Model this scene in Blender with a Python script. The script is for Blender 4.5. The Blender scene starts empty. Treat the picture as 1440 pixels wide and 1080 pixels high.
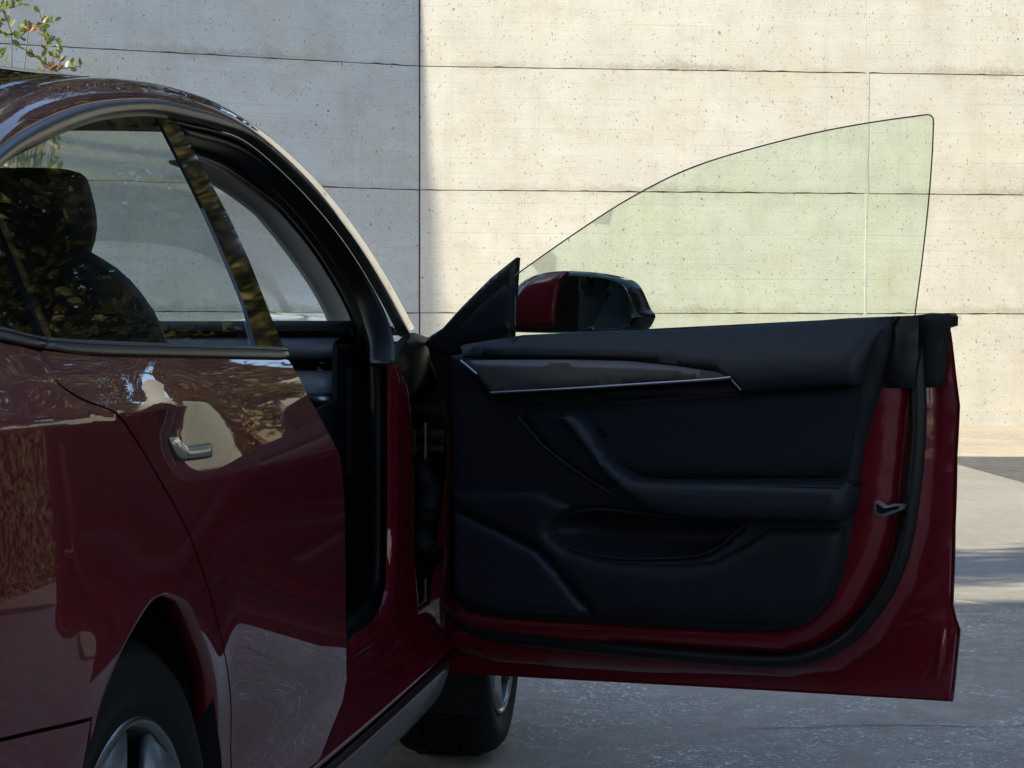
import bpy, bmesh, math, random
from mathutils import Vector, Matrix
from mathutils.geometry import delaunay_2d_cdt
R = math.radians
random.seed(7)
SC = bpy.context.scene
COL = SC.collection

# ------------------------------------------------------------------ camera
FPX, HOR, CAMZ = 3080.0, 480.0, 1.0
cam = bpy.data.objects.new('camera', bpy.data.cameras.new('camera'))
COL.objects.link(cam); SC.camera = cam
cam.location = (0, 0, CAMZ); cam.rotation_euler = (R(90), 0, 0)
cam.data.sensor_width = 36; cam.data.lens = FPX / 1440 * 36
cam.data.shift_y = -60 / 1440
cam.data.clip_start = .05; cam.data.clip_end = 3000
# ------------------------------------------------------------------ light
SUN_AZ, SUN_EL = 23.3, 27.0          # direction the light travels: angle from +X towards +Y
w = bpy.data.worlds.new('World'); SC.world = w; w.use_nodes = True
nt = w.node_tree; bg = nt.nodes['Background']
sky = nt.nodes.new('ShaderNodeTexSky'); sky.sky_type = 'NISHITA'; sky.sun_disc = False
sky.sun_elevation = R(SUN_EL)
_d = Vector((-math.cos(R(SUN_AZ)), -math.sin(R(SUN_AZ)), 0))     # towards the sun
sky.sun_rotation = math.atan2(_d.x, _d.y)
sky.air_density = 1.0; sky.dust_density = .8; sky.ozone_density = 1.3
nt.links.new(sky.outputs[0], bg.inputs[0]); bg.inputs[1].default_value = .086
sl = bpy.data.lights.new('sun', 'SUN'); sl.energy = 3.6; sl.angle = R(.5); sl.color = (1, .88, .62)
sun = bpy.data.objects.new('sun', sl); COL.objects.link(sun)
sun.rotation_euler = Vector((_d.x * math.cos(R(SUN_EL)), _d.y * math.cos(R(SUN_EL)), math.sin(R(SUN_EL)))).to_track_quat('Z', 'Y').to_euler()
sun.location = (-10, -4, 12)
vs = SC.view_settings; vs.view_transform = 'Standard'; vs.look = 'None'; vs.exposure = 2.12; vs.gamma = 1
vs.use_curve_mapping = False
SC.render.engine = 'CYCLES'
SC.cycles.max_bounces = 10; SC.cycles.transparent_max_bounces = 16

# ------------------------------------------------------------------ materials
def mat(name, col, rough=.6, metal=0, spec=.5, coat=0, coat_rough=.03, bump=None, var=None):
    m = bpy.data.materials.new(name); m.use_nodes = True
    N = m.node_tree.nodes; L = m.node_tree.links; b = N['Principled BSDF']
    b.inputs['Base Color'].default_value = (*col, 1); b.inputs['Roughness'].default_value = rough
    b.inputs['Metallic'].default_value = metal; b.inputs['Specular IOR Level'].default_value = spec
    b.inputs['Coat Weight'].default_value = coat; b.inputs['Coat Roughness'].default_value = coat_rough
    tc = N.new('ShaderNodeTexCoord')
    if var:                      # (scale, amount) tone variation
        n = N.new('ShaderNodeTexNoise'); n.inputs['Scale'].default_value = var[0]; n.inputs['Detail'].default_value = 6
        L.new(tc.outputs['Object'], n.inputs['Vector'])
        r = N.new('ShaderNodeMapRange'); r.inputs[1].default_value = .3; r.inputs[2].default_value = .7
        r.inputs[3].default_value = 1 - var[1]; r.inputs[4].default_value = 1 + var[1]
        L.new(n.outputs[0], r.inputs[0])
        mx = N.new('ShaderNodeVectorMath'); mx.operation = 'SCALE'; mx.inputs[0].default_value = col
        L.new(r.outputs[0], mx.inputs['Scale']); L.new(mx.outputs[0], b.inputs['Base Color'])
    if bump:                     # (scale, strength, distance)
        n = N.new('ShaderNodeTexNoise'); n.inputs['Scale'].default_value = bump[0]; n.inputs['Detail'].default_value = 4
        L.new(tc.outputs['Object'], n.inputs['Vector'])
        bp = N.new('ShaderNodeBump'); bp.inputs['Strength'].default_value = bump[1]; bp.inputs['Distance'].default_value = bump[2]
        L.new(n.outputs[0], bp.inputs['Height']); L.new(bp.outputs[0], b.inputs['Normal'])
    return m
def glass(name, tint, ior=1.5, rough=0.0, refl=1.0):
    m = bpy.data.materials.new(name); m.use_nodes = True
    N = m.node_tree.nodes; L = m.node_tree.links; N.remove(N['Principled BSDF'])
    o = N['Material Output']; t = N.new('ShaderNodeBsdfTransparent'); t.inputs[0].default_value = (*tint, 1)
    g = N.new('ShaderNodeBsdfGlossy'); g.inputs['Roughness'].default_value = rough
    f = N.new('ShaderNodeFresnel'); f.inputs[0].default_value = ior
    k = N.new('ShaderNodeMath'); k.operation = 'MULTIPLY'; k.inputs[1].default_value = refl
    x = N.new('ShaderNodeMixShader'); L.new(f.outputs[0], k.inputs[0]); L.new(k.outputs[0], x.inputs[0])
    L.new(t.outputs[0], x.inputs[1]); L.new(g.outputs[0], x.inputs[2]); L.new(x.outputs[0], o.inputs[0])
    return m

PAINT = mat('red_paint', (.092, .0011, .0062), rough=.5, metal=.25, coat=1, coat_rough=.015, spec=.15)
BLACKT = mat('satin_black_trim', (.022, .022, .020), rough=.33, spec=.5, var=(60, .12))
PAINT.node_tree.nodes['Principled BSDF'].inputs['Coat IOR'].default_value = 1.5
GLOSSB = mat('gloss_black', (.005, .005, .005), rough=.03, spec=.45, coat=.0, coat_rough=.01)
RUBBER = mat('rubber', (.0045, .0047, .005), rough=.45, spec=.25, bump=(300, .15, .001))
DARKIN = mat('dark_cabin', (.005, .006, .008), rough=.7, spec=.2)
TRIM = mat('door_card_vinyl', (.0058, .0071, .0098), rough=.52, spec=.16, bump=(900, .25, .0006), var=(9, .12))
PAD = mat('door_pad_leatherette', (.0080, .0098, .0138), rough=.45, spec=.20, bump=(650, .35, .0007))
FABRIC = mat('door_insert_cloth', (.0060, .0075, .0108), rough=.85, spec=.12, bump=(1400, .4, .0006))
WOOD = mat('open_pore_wood', (.034, .030, .030), rough=.36, spec=.5, var=(40, .25))
CHROME = mat('satin_chrome', (.24, .265, .31), rough=.32, metal=1)
GREYT = mat('pillar_cloth', (.34, .36, .40), rough=.9, spec=.2, bump=(700, .3, .0008))
GLASSD = glass('window_glass', (.86, .905, .90), refl=.11)
GLASSF = glass('front_window_glass', (.912, .968, .925), refl=.4)
GLASSR = glass('roof_glass', (.05, .055, .06), refl=1.3)
GLASSW = glass('windscreen_glass', (.92, .95, .94), refl=.4)
GEDGE = mat('glass_edge', (.06, .04, .04), rough=.3)
TYRE = mat('tyre_rubber', (.0038, .004, .0046), rough=.62, spec=.18, bump=(120, .2, .002))
RIM = mat('rim_grey', (.11, .12, .135), rough=.4, metal=.3, coat=.3)
BARREL = mat('rim_barrel', (.012, .013, .015), rough=.5)
RIML = mat('rim_lip', (.20, .21, .22), rough=.22, metal=.9)
MIRROR = mat('mirror_silver_darkened', (.30, .34, .36), rough=.01, metal=1)  # darkened tint stands in for dark surroundings reflected in the mirror
STEELD = mat('dark_steel', (.30, .30, .31), rough=.3, metal=.8)
HINGE = mat('painted_hinge', (.018, .003, .004), rough=.4, coat=.3)
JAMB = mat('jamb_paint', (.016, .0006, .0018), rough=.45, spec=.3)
BOOT = mat('boot_rubber', (.004, .0045, .006), rough=.75, spec=.15)

# ------------------------------------------------------------------ mesh helpers
def link(name, me, m, parent=None, smooth=True):
    me.materials.append(m)
    o = bpy.data.objects.new(name, me); COL.objects.link(o)
    if parent: o.parent = parent
    if smooth:
        for p in me.polygons: p.use_smooth = True
    return o
def mk(name, V, F, m, parent=None, smooth=True, sharp=None):
    me = bpy.data.meshes.new(name); me.from_pydata([tuple(v) for v in V], [], F)
    bm = bmesh.new(); bm.from_mesh(me); bmesh.ops.recalc_face_normals(bm, faces=bm.faces)
    bm.to_mesh(me); bm.free()
    o = link(name, me, m, parent, smooth)
    if smooth and sharp: me.set_sharp_from_angle(angle=R(sharp))
    return o
def tag(o, label=None, cat=None, group=None, kind=None):
    if label: o['label'] = label
    if cat: o['category'] = cat
    if group: o['group'] = group
    if kind: o['kind'] = kind
    return o
def empty(name, loc=(0, 0, 0), rz=0, parent=None):
    o = bpy.data.objects.new(name, None); COL.objects.link(o); o.location = loc; o.rotation_euler = (0, 0, rz)
    o.empty_display_size = .2
    if parent: o.parent = parent
    return o
def inpoly(x, y, P):
    c = False; n = len(P); j = n - 1
    for i in range(n):
        xi, yi = P[i]; xj, yj = P[j]
        if (yi > y) != (yj > y) and x < (xj - xi) * (y - yi) / (yj - yi) + xi: c = not c
        j = i
    return c
def dist_poly(x, y, P):
    best = 1e9; n = len(P)
    for i in range(n):
        ax, ay = P[i]; bx, by = P[(i + 1) % n]
        dx, dy = bx - ax, by - ay; L2 = dx * dx + dy * dy
        t = 0 if L2 == 0 else max(0, min(1, ((x - ax) * dx + (y - ay) * dy) / L2))
        d = (ax + t * dx - x) ** 2 + (ay + t * dy - y) ** 2
        if d < best: best = d
    return math.sqrt(best)
def densify(P, step, closed=True):
    out = []; n = len(P)
    for i in range(n if closed else n - 1):
        a = P[i]; b = P[(i + 1) % n]; L = math.hypot(b[0] - a[0], b[1] - a[1]); k = max(1, int(math.ceil(L / step)))
        for j in range(k): out.append((a[0] + (b[0] - a[0]) * j / k, a[1] + (b[1] - a[1]) * j / k))
    if not closed: out.append(tuple(P[-1]))
    return out
def catmull(P, k=6, closed=False):
    P = [Vector(p) for p in P]; n = len(P); out = []
    for i in range(n if closed else n - 1):
        p1 = P[i]; p2 = P[(i + 1) % n]
        p0 = P[i - 1] if (closed or i > 0) else p1 * 2 - p2
        p3 = P[(i + 2) % n] if (closed or i < n - 2) else p2 * 2 - p1
        for j in range(k):
            t = j / k
            out.append(.5 * ((2 * p1) + (p2 - p0) * t + (2 * p0 - 5 * p1 + 4 * p2 - p3) * t * t + (3 * p1 - p0 - 3 * p2 + p3) * t ** 3))
    if not closed: out.append(P[-1])
    return out
def sheet(name, poly, fn, m, parent, step=.02, thick=.004, tdir=None, holes=(), pillow=None, analytic=False, sharp=40):
    """solid sheet over a 2D polygon; fn(a,b)->3D; tdir = direction of thickness; pillow=(radius,height) rounds the border"""
    P = densify(poly, step); H = [densify(h, step) for h in holes]
    pts = [Vector(p) for p in P]; edges = [(i, (i + 1) % len(P)) for i in range(len(P))]
    for h in H:
        o = len(pts); pts += [Vector(p) for p in h]; edges += [(o + i, o + (i + 1) % len(h)) for i in range(len(h))]
    xs = [p[0] for p in P]; ys = [p[1] for p in P]
    allb = [P] + H
    rows = []
    if pillow:
        pass
    y = min(ys) + step * .5; r = 0
    while y < max(ys):
        x = min(xs) + (step * .5 if r % 2 else 0)
        while x < max(xs):
            if inpoly(x, y, P) and not any(inpoly(x, y, h) for h in H):
                if min(dist_poly(x, y, b) for b in allb) > step * .35: pts.append(Vector((x, y)))
            x += step
        y += step; r += 1
    v2, e2, f2, *_ = delaunay_2d_cdt(pts, edges, [], 0, 1e-6)
    F = []
    for f in f2:
        cx = sum(v2[i][0] for i in f) / len(f); cy = sum(v2[i][1] for i in f) / len(f)
        if inpoly(cx, cy, P) and not any(inpoly(cx, cy, h) for h in H): F.append(list(f))
    td = Vector(tdir)
    V = []
    for p in v2:
        q = Vector(fn(p[0], p[1]))
        if pillow:
            d = min(dist_poly(p[0], p[1], b) for b in allb); rr, hh = pillow
            t = min(1, d / rr); q = q - td.normalized() * hh * math.sqrt(max(0, 1 - (1 - t) ** 2))
        V.append(q)
    # boundary edges
    cnt = {}
    for f in F:
        for i in range(len(f)):
            a, b = f[i], f[(i + 1) % len(f)]; k = (min(a, b), max(a, b)); cnt.setdefault(k, []).append((a, b))
    n0 = len(V); used = set(i for f in F for i in f)
    V2 = V + [v + td.normalized() * thick for v in ([Vector(fn(p[0], p[1])) for p in v2])]
    FF = [list(f) for f in F] + [[i + n0 for i in reversed(f)] for f in F]
    nf = len(F)
    for k, l in cnt.items():
        if len(l) == 1:
            a, b = l[0]; FF.append([b, a, a + n0, b + n0])
    me = bpy.data.meshes.new(name); me.from_pydata([tuple(v) for v in V2], [], FF)
    o = link(name, me, m, parent)
    # orientation: front faces must look against td
    a, b, c = [V[i] for i in F[0][:3]]
    if (b - a).cross(c - a).dot(td) > 0: me.flip_normals()
    if analytic:
        e = 1e-3; nrm = []
        for p in v2:
            dx = Vector(fn(p[0] + e, p[1])) - Vector(fn(p[0] - e, p[1])); dy = Vector(fn(p[0], p[1] + e)) - Vector(fn(p[0], p[1] - e))
            n = dx.cross(dy).normalized()
            if n.dot(td) > 0: n = -n
            nrm.append(n)
        cn = []
        for pi, poly_ in enumerate(me.polygons):
            for li in poly_.loop_indices:
                vi = me.loops[li].vertex_index
                if pi < nf: cn.append(tuple(nrm[vi]))
                elif pi < 2 * nf: cn.append(tuple(-nrm[vi - n0]))
                else: cn.append(tuple(poly_.normal))
        me.normals_split_custom_set(cn)
    else:
        me.set_sharp_from_angle(angle=R(sharp))
    # drop loose vertices
    bm = None
    return o
def resample(P, n):
    P = [Vector(p) for p in P]; d = [0]
    for i in range(1, len(P)): d.append(d[-1] + (P[i] - P[i - 1]).length)
    out = []; j = 0
    for i in range(n):
        t = d[-1] * i / (n - 1)
        while j < len(P) - 2 and d[j + 1] < t: j += 1
        s = 0 if d[j + 1] == d[j] else (t - d[j]) / (d[j + 1] - d[j]); out.append(P[j].lerp(P[j + 1], min(1, s)))
    return out
def loft(name, rows, m, parent, close=False, thick=0, sharp=50, smoothrows=0, caps=False):
    """rows = list of equally long polylines"""
    if smoothrows:
        n = len(rows[0]); cols = [catmull([r[i] for r in rows], smoothrows, close) for i in range(n)]
        rows = [[c[k] for c in cols] for k in range(len(cols[0]))]
    n = len(rows[0]); V = [Vector(p) for r in rows for p in r]; F = []
    rr = len(rows)
    for i in range(rr if close else rr - 1):
        a = i * n; b = ((i + 1) % rr) * n
        for j in range(n - 1): F.append([a + j, a + j + 1, b + j + 1, b + j])
    if caps:
        F.append([i * n for i in range(rr)][::-1]); F.append([i * n + n - 1 for i in range(rr)])
    o = mk(name, V, F, m, parent, True, sharp)
    if thick:
        md = o.modifiers.new('solid', 'SOLIDIFY'); md.thickness = thick; md.offset = -1
    return o
def tube(name, path, rad, m, parent, seg=8, flat=1.0, up=(0, 0, 1), closed=False):
    path = [Vector(p) for p in path]; n = len(path); V = []; F = []; a = None
    for i, p in enumerate(path):
        t = (path[(i + 1) % n] if (closed or i < n - 1) else p) - (path[i - 1] if (closed or i > 0) else p)
        if t.length < 1e-9: t = Vector((0, 0, 1))
        t.normalize()
        if a is None: a = t.cross(Vector(up)) if t.cross(Vector(up)).length > 1e-3 else t.orthogonal()
        a = (a - t * a.dot(t)).normalized(); b = a.cross(t)
        r = rad(i / (n - 1)) if callable(rad) else rad
        for k in range(seg):
            th = 2 * math.pi * k / seg; V.append(p + a * math.cos(th) * r + b * math.sin(th) * r * flat)
    for i in range(n if closed else n - 1):
        for k in range(seg):
            a = i * seg + k; b = i * seg + (k + 1) % seg; c = ((i + 1) % n) * seg + (k + 1) % seg; d = ((i + 1) % n) * seg + k
            F.append([a, b, c, d])
    if not closed: F.append(list(range(seg))[::-1]); F.append([(n - 1) * seg + k for k in range(seg)])
    return mk(name, V, F, m, parent, True, 60)
def box(V, F, x0, x1, y0, y1, z0, z1):
    o = len(V); V += [(x0, y0, z0), (x1, y0, z0), (x1, y1, z0), (x0, y1, z0), (x0, y0, z1), (x1, y0, z1), (x1, y1, z1), (x0, y1, z1)]
    F += [[o + a for a in f] for f in ((0, 3, 2, 1), (4, 5, 6, 7), (0, 1, 5, 4), (1, 2, 6, 5), (2, 3, 7, 6), (3, 0, 4, 7))]
def boxo(name, x0, x1, y0, y1, z0, z1, m, parent=None, bev=0):
    V = []; F = []; box(V, F, x0, x1, y0, y1, z0, z1); o = mk(name, V, F, m, parent, bev > 0, 40)
    if bev:
        md = o.modifiers.new('b', 'BEVEL'); md.width = bev; md.segments = 3
    return o
def pchip(X, Y, x):
    if x <= X[0]: return Y[0] + (x - X[0]) * (Y[1] - Y[0]) / (X[1] - X[0])
    if x >= X[-1]: return Y[-1] + (x - X[-1]) * (Y[-1] - Y[-2]) / (X[-1] - X[-2])
    n = len(X); h = [X[i + 1] - X[i] for i in range(n - 1)]; d = [(Y[i + 1] - Y[i]) / h[i] for i in range(n - 1)]
    m = [d[0]] + [0 if d[i - 1] * d[i] <= 0 else 2 * d[i - 1] * d[i] / (d[i - 1] + d[i]) for i in range(1, n - 1)] + [d[-1]]
    i = 0
    while x > X[i + 1]: i += 1
    t = (x - X[i]) / h[i]
    return ((2 * t ** 3 - 3 * t * t + 1) * Y[i] + (t ** 3 - 2 * t * t + t) * h[i] * m[i] + (-2 * t ** 3 + 3 * t * t) * Y[i + 1] + (t ** 3 - t * t) * h[i] * m[i + 1])
def sstep(a, b, x):
    t = max(0, min(1, (x - a) / (b - a))); return t * t * (3 - 2 * t)

# ------------------------------------------------------------------ car frame: local x = v (outward), y = u (forward), z up
PHI = R(8.4); OX, OY = -.40, 2.48; SN, CS = math.sin(PHI), math.cos(PHI)
CARW = .92                                   # half width: centre line at v = -CARW
def HV(px, py, v):
    """point of the car plane v that the survey sighting (px, py) meets, in car coordinates"""
    a = (px - 720) / FPX; Y = (v + OX * CS - OY * SN) / (a * CS - SN)
    return Vector((v, (a * Y - OX) * SN + (Y - OY) * CS, CAMZ + (HOR - py) / FPX * Y))
PD = [(.14, -.16), (.22, -.10), (.29, -.055), (.34, -.042), (.42, -.046), (.52, -.036), (.65, -.020), (.76, -.0045), (.822, 0)]
PD2 = [(.822, 0), (.85, -.0075), (.89, -.0205), (.925, -.034), (.955, -.049), (.985, -.070)]
PQ = [(.14, -.16), (.3, -.065), (.45, -.022), (.58, -.0055), (.68, -.0005), (.74, -.0010), (.82, -.0055), (.90, -.0110), (.923, -.0126)]
PQ2 = [(.923, -.0126), (.935, -.023), (.95, -.034), (.97, -.051), (.985, -.070)]
def pf(T, z): return pchip([a for a, b in T], [b for a, b in T], z)
HZ = [(.60, 0), (.70, 0.0004), (.76, .0030), (.84, .0095), (.90, .0150), (.935, .0120), (.985, 0)]
def HOLL(z): return 0 if z < .60 or z > .985 else pchip([a for a, b in HZ], [b for a, b in HZ], z)
def fside(u, z):
    if z > .985: base = -.070 - .50 * (z - .985) - .16 * (z - .985) ** 2
    else:
        d = pf(PD2, z) if z > .822 else pf(PD, z)
        q = pf(PQ2, z) if z > .923 else pf(PQ, z)
        t = sstep(.0, .42, u); base = d * t + q * (1 - t)
        g = math.exp(-((u - .16) / .13) ** 2)          # hollow around the door handle
        base -= g * HOLL(z)
    pl = 0
    if u > 1.0: pl -= .030 * (u - 1.0) ** 2
    if u < -.2: pl -= .16 * (u + .2) ** 2
    r = math.hypot(u, z - .335)
    if z < .85: base += .006 * math.exp(-((r - .375) / .06) ** 2) * (1 - sstep(.70, .85, z))
    return base + pl
def PS(px, py, off=0):
    v = -.03
    for _ in range(25):
        p = HV(px, py, v); v = .6 * v + .4 * (fside(p.y, p.z) + off)
    return (p.y, p.z)
def side(off=0): return lambda u, z: (fside(u, z) + off, u, z)

car = empty('red_car', (OX, OY, 0), -PHI)
tag(car, 'dark red electric sedan parked in the shade with its front right door wide open', 'car')
INW = (-1, 0, 0)

# --- rear door skin
shut = [PS(*p) for p in [(60, 493), (68, 515), (85, 540), (120, 562), (165, 580), (200, 630), (235, 690), (262, 740), (285, 800), (300, 850), (314, 905), (322, 950), (326, 1000), (326, 1076)]]
shut = [tuple(p) for p in catmull([(a, b) for a, b in shut], 4)]
front = [PS(*p) for p in [(450, 1066), (462, 1035), (482, 985), (487.5, 955), (487, 900), (486, 800), (484, 700), (479, 645), (456, 598), (430, 552), (406, 507)]]
topd = [PS(*p) for p in [(400, 505), (300, 503), (150, 500), (100, 497)]]
rdpoly = shut[::1] + [(shut[-1][0] - .0, .345)] + [(front[0][0] - .10, .338)] + front + topd
rdoor = sheet('rear_door', rdpoly, side(), PAINT, car, step=.014, thick=.03, tdir=INW, analytic=True)
# --- quarter panel with the wheel arch
GAP = .0055
sq = [(a - GAP, b - .002) for a, b in shut]
arch_px = [(127, 1040), (143, 980), (167, 920), (190, 877), (213, 843), (233, 834), (252, 838), (267, 850), (283, 887), (297, 927), (305, 970), (307, 1053)]
arch = [PS(*p) for p in arch_px]
arch = [tuple(p) for p in catmull(arch, 4)]
bl0 = PS(0, 1054)[1]
qpoly = [(-.86, 1.02), (-.6, 1.012), PS(0, 482), PS(30, 488)] + sq + [(sq[-1][0], .32), (arch[-1][0] + .03, .31)] + [(arch[-1][0] + .02, .40)] + arch[::-1] + [(arch[0][0] - .002, bl0 - .005), (-.46, bl0 + .012), (-.86, bl0 + .03)]
quarter = sheet('rear_quarter_panel', qpoly, side(), PAINT, car, step=.018, thick=.006, tdir=INW, analytic=True)
bpoly = [(-.86, bl0 + .026), (-.46, bl0 + .008), (arch[0][0] - .006, bl0 - .009), (arch[0][0] - .02, .55), (-.335, .45), (-.36, .36), (-.40, .24), (-.86, .26)]
sheet('rear_bumper_side', bpoly, side(), PAINT, car, step=.03, thick=.02, tdir=INW, analytic=True)
# thin flange lip inside the arch
lip = [Vector((fside(a, b), a, b)) for a, b in arch]
loft('wheel_arch_lip', [lip, [p + Vector((-.03, (p.y) * -.02, -.004)) for p in lip]], PAINT, car, thick=.002)
# --- wheel housing
def housing(u0, name):
    V = []; F = []; n = 20
    for k in range(n + 1):
        th = math.pi * (k / n) * 1.3 - .15 * math.pi
        for v in (-.028, -.40): V.append((v, u0 + .375 * math.cos(th), .33 + .40 * math.sin(th)))
    for k in range(n): F.append([2 * k, 2 * k + 1, 2 * k + 3, 2 * k + 2])
    V.append((-.40, u0, .3)); c = len(V) - 1
    for k in range(n): F.append([2 * k + 1, c, 2 * k + 3])
    return mk(name, V, F, DARKIN, car, True, 50)
housing(0, 'wheel_housing')
# --- wheels
def wheel(u0, v0, name, steer=0):
    w_ = .235; ro = .334
    prof = [(0, .235), (-.004, .245), (.006, .262), (.010, .285), (.006, .305), (-.010, .322), (-.030, .331), (-.118, ro), (-.205, .331), (-.225, .322), (-.241, .305), (-.245, .285), (-.241, .262), (-.231, .245), (-.235, .235)]
    V = []; F = []; n = 72
    for k in range(n):
        th = 2 * math.pi * k / n
        for a, r in prof: V.append((a, r * math.cos(th), r * math.sin(th)))
    m_ = len(prof)
    for k in range(n):
        for j in range(m_ - 1):
            F.append([k * m_ + j, k * m_ + j + 1, ((k + 1) % n) * m_ + j + 1, ((k + 1) % n) * m_ + j])
    # rim barrel + blades
    V2 = []; F2 = []
    bar = [(-.001, .2365), (.002, .232), (-.006, .224), (-.022, .219), (-.16, .205), (-.20, .05)]
    for k in range(n):
        th = 2 * math.pi * k / n
        for a, r in bar: V2.append((a, r * math.cos(th), r * math.sin(th)))
    mb = len(bar)
    for k in range(n):
        for j in range(mb - 1): F2.append([k * mb + j, k * mb + j + 1, ((k + 1) % n) * mb + j + 1, ((k + 1) % n) * mb + j])
    rim = mk(name, V2, F2, BARREL, car, True, 35); rim.location = (v0, u0, .334); rim.rotation_euler = (0, 0, steer)
    lipV = []; lipF = []
    for k in range(n):
        th = 2 * math.pi * k / n
        for a, r in ((.001, .238), (.005, .235), (.003, .229), (-.004, .2255)): lipV.append((a, r * math.cos(th), r * math.sin(th)))
    for k in range(n):
        for j in range(3): lipF.append([k * 4 + j, k * 4 + j + 1, ((k + 1) % n) * 4 + j + 1, ((k + 1) % n) * 4 + j])
    mk('rim_lip', lipV, lipF, RIML, rim, True)
    tyre = mk('tyre', V, F, TYRE, rim, True, 50)
    # tread grooves as thin dark rings are carved: raised ribs
    rv = []; rf = []
    for (a0, a1) in ((-.045, -.075), (-.083, -.113), (-.121, -.151), (-.159, -.190)):
        for k in range(n):
            t0 = 2 * math.pi * (k + .04) / n; t1 = 2 * math.pi * (k + .86) / n; sk = .04
            o = len(rv)
            for (a, t, r) in ((a0, t0, .332), (a1, t0 + sk, .332), (a1, t1 + sk, .332), (a0, t1, .332), (a0, t0, .3385), (a1, t0 + sk, .3385), (a1, t1 + sk, .3385), (a0, t1, .3385)):
                rv.append((a, r * math.cos(t), r * math.sin(t)))
            rf += [[o + i for i in f] for f in ((4, 5, 6, 7), (0, 1, 5, 4), (1, 2, 6, 5), (2, 3, 7, 6), (3, 0, 4, 7))]
    tb = mk('tread_block', rv, rf, TYRE, rim, False); tb['kind'] = 'stuff'
    # five wide aero blades, each with a twist
    bl = None
    for k in range(5):
        th0 = 2 * math.pi * k / 5 + R(110)
        bv = []; bf = []
        rr_ = (.045, .09, .14, .19, .224)
        for i, r in enumerate(rr_):
            t = i / 4; wd = .70 + .22 * t; sh = .10 * t
            for jj, (s, dep) in enumerate(((-.46, -.030), (-.43, -.010), (.05, -.008), (.42, -.016))):
                an = th0 + s * wd + sh; bv.append((dep - .012 * (1 - t) ** 2, r * math.cos(an), r * math.sin(an)))
        for i in range(4):
            for j in range(3): bf.append([i * 4 + j, i * 4 + j + 1, (i + 1) * 4 + j + 1, (i + 1) * 4 + j])
        b_ = mk('spoke', bv, bf, RIM, rim, True, 25)
        md = b_.modifiers.new('s', 'SOLIDIFY'); md.thickness = .012; md.offset = -1
    cv = []; cf = []
    for k in range(24):
        th = 2 * math.pi * k / 24
        for a, r in ((-.03, .062), (-.012, .058), (-.008, .03)): cv.append((a, r * math.cos(th), r * math.sin(th)))
    for k in range(24):
        for j in range(2): cf.append([k * 3 + j, k * 3 + j + 1, ((k + 1) % 24) * 3 + j + 1, ((k + 1) % 24) * 3 + j])
    cf.append([k * 3 + 2 for k in range(24)])
    mk('hub_cap', cv, cf, RIM, rim, True, 30)
    # brake disc
    dv = []; df = []
    for k in range(36):
        th = 2 * math.pi * k / 36; dv += [(-.10, .165 * math.cos(th), .165 * math.sin(th)), (-.12, .165 * math.cos(th), .165 * math.sin(th))]
    for k in range(36): df.append([2 * k, 2 * k + 1, (2 * k + 3) % 72, (2 * k + 2) % 72])
    df.append([2 * k for k in range(36)]); mk('brake_disc', dv, df, STEELD, rim, False)
    return rim
wheel(0.0, -.035, 'rear_wheel'); wheel(2.875, -.045, 'front_wheel', R(.5))
housing(2.875, 'wheel_housing')

# --- belt moulding of the rear door and rear glass
trimT = [PS(*p) for p in [(0, 459), (25, 466), (60, 473.5), (100, 477), (150, 479.5), (250, 483), (358, 486), (398, 488)]]
trimB = [PS(*p) for p in [(404, 503), (395, 504.5), (300, 502.5), (150, 499.5), (100, 496.5), (60, 490), (30, 484.5), (0, 478)]]
mold = [(-.86, 1.062), (-.6, 1.038)] + trimT + trimB + [(-.6, 1.017), (-.86, 1.026)]
cut = 2 + 2
def mould_piece(name, poly, parent):
    return sheet(name, poly, side(.001), BLACKT, parent, step=.006, thick=.012, tdir=INW, pillow=(.010, .006), sharp=60)
mt0 = PS(60, 473.5); mb0 = PS(60, 490)
def mould(T, B, parent):
    T = resample([Vector((fside(a, b), a, b)) for a, b in T], 40); B = resample([Vector((fside(a, b), a, b)) for a, b in B], 40)
    o = lambda t, d: [p.lerp(q, t) + Vector((d, 0, 0)) for p, q in zip(T, B)]
    return loft('belt_moulding', [o(0, -.012), o(0, .001), o(.10, .005), o(.26, .0065), o(.34, .0040), o(.6, .0055), o(.9, .004), o(1, .001), o(1, -.008)], BLACKT, parent, thick=.003, smoothrows=3, sharp=80)
bm_B = trimB[::-1]
mould([mt0] + trimT[3:], [mb0] + bm_B[3:], rdoor)
mould([(-.86, 1.040), (-.6, 1.032)] + trimT[:2] + [(mt0[0] - .004, mt0[1])], [(-.86, 1.018), (-.6, 1.012)] + bm_B[:2] + [(mb0[0] - .004, mb0[1])], car)
# upper edges of the side glass
R0 = [(0, 234), (25, 219), (50, 206), (75, 193), (100, 183), (125, 174), (150, 168), (180, 164), (210, 163), (235, 166)]
gtop = [PS(*p) for p in R0]
glassbot = [PS(*p) for p in [(0, 463), (25, 470), (60, 477), (150, 482), (250, 486), (356, 489)]]
divt = PS(-62, 280); 
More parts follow.
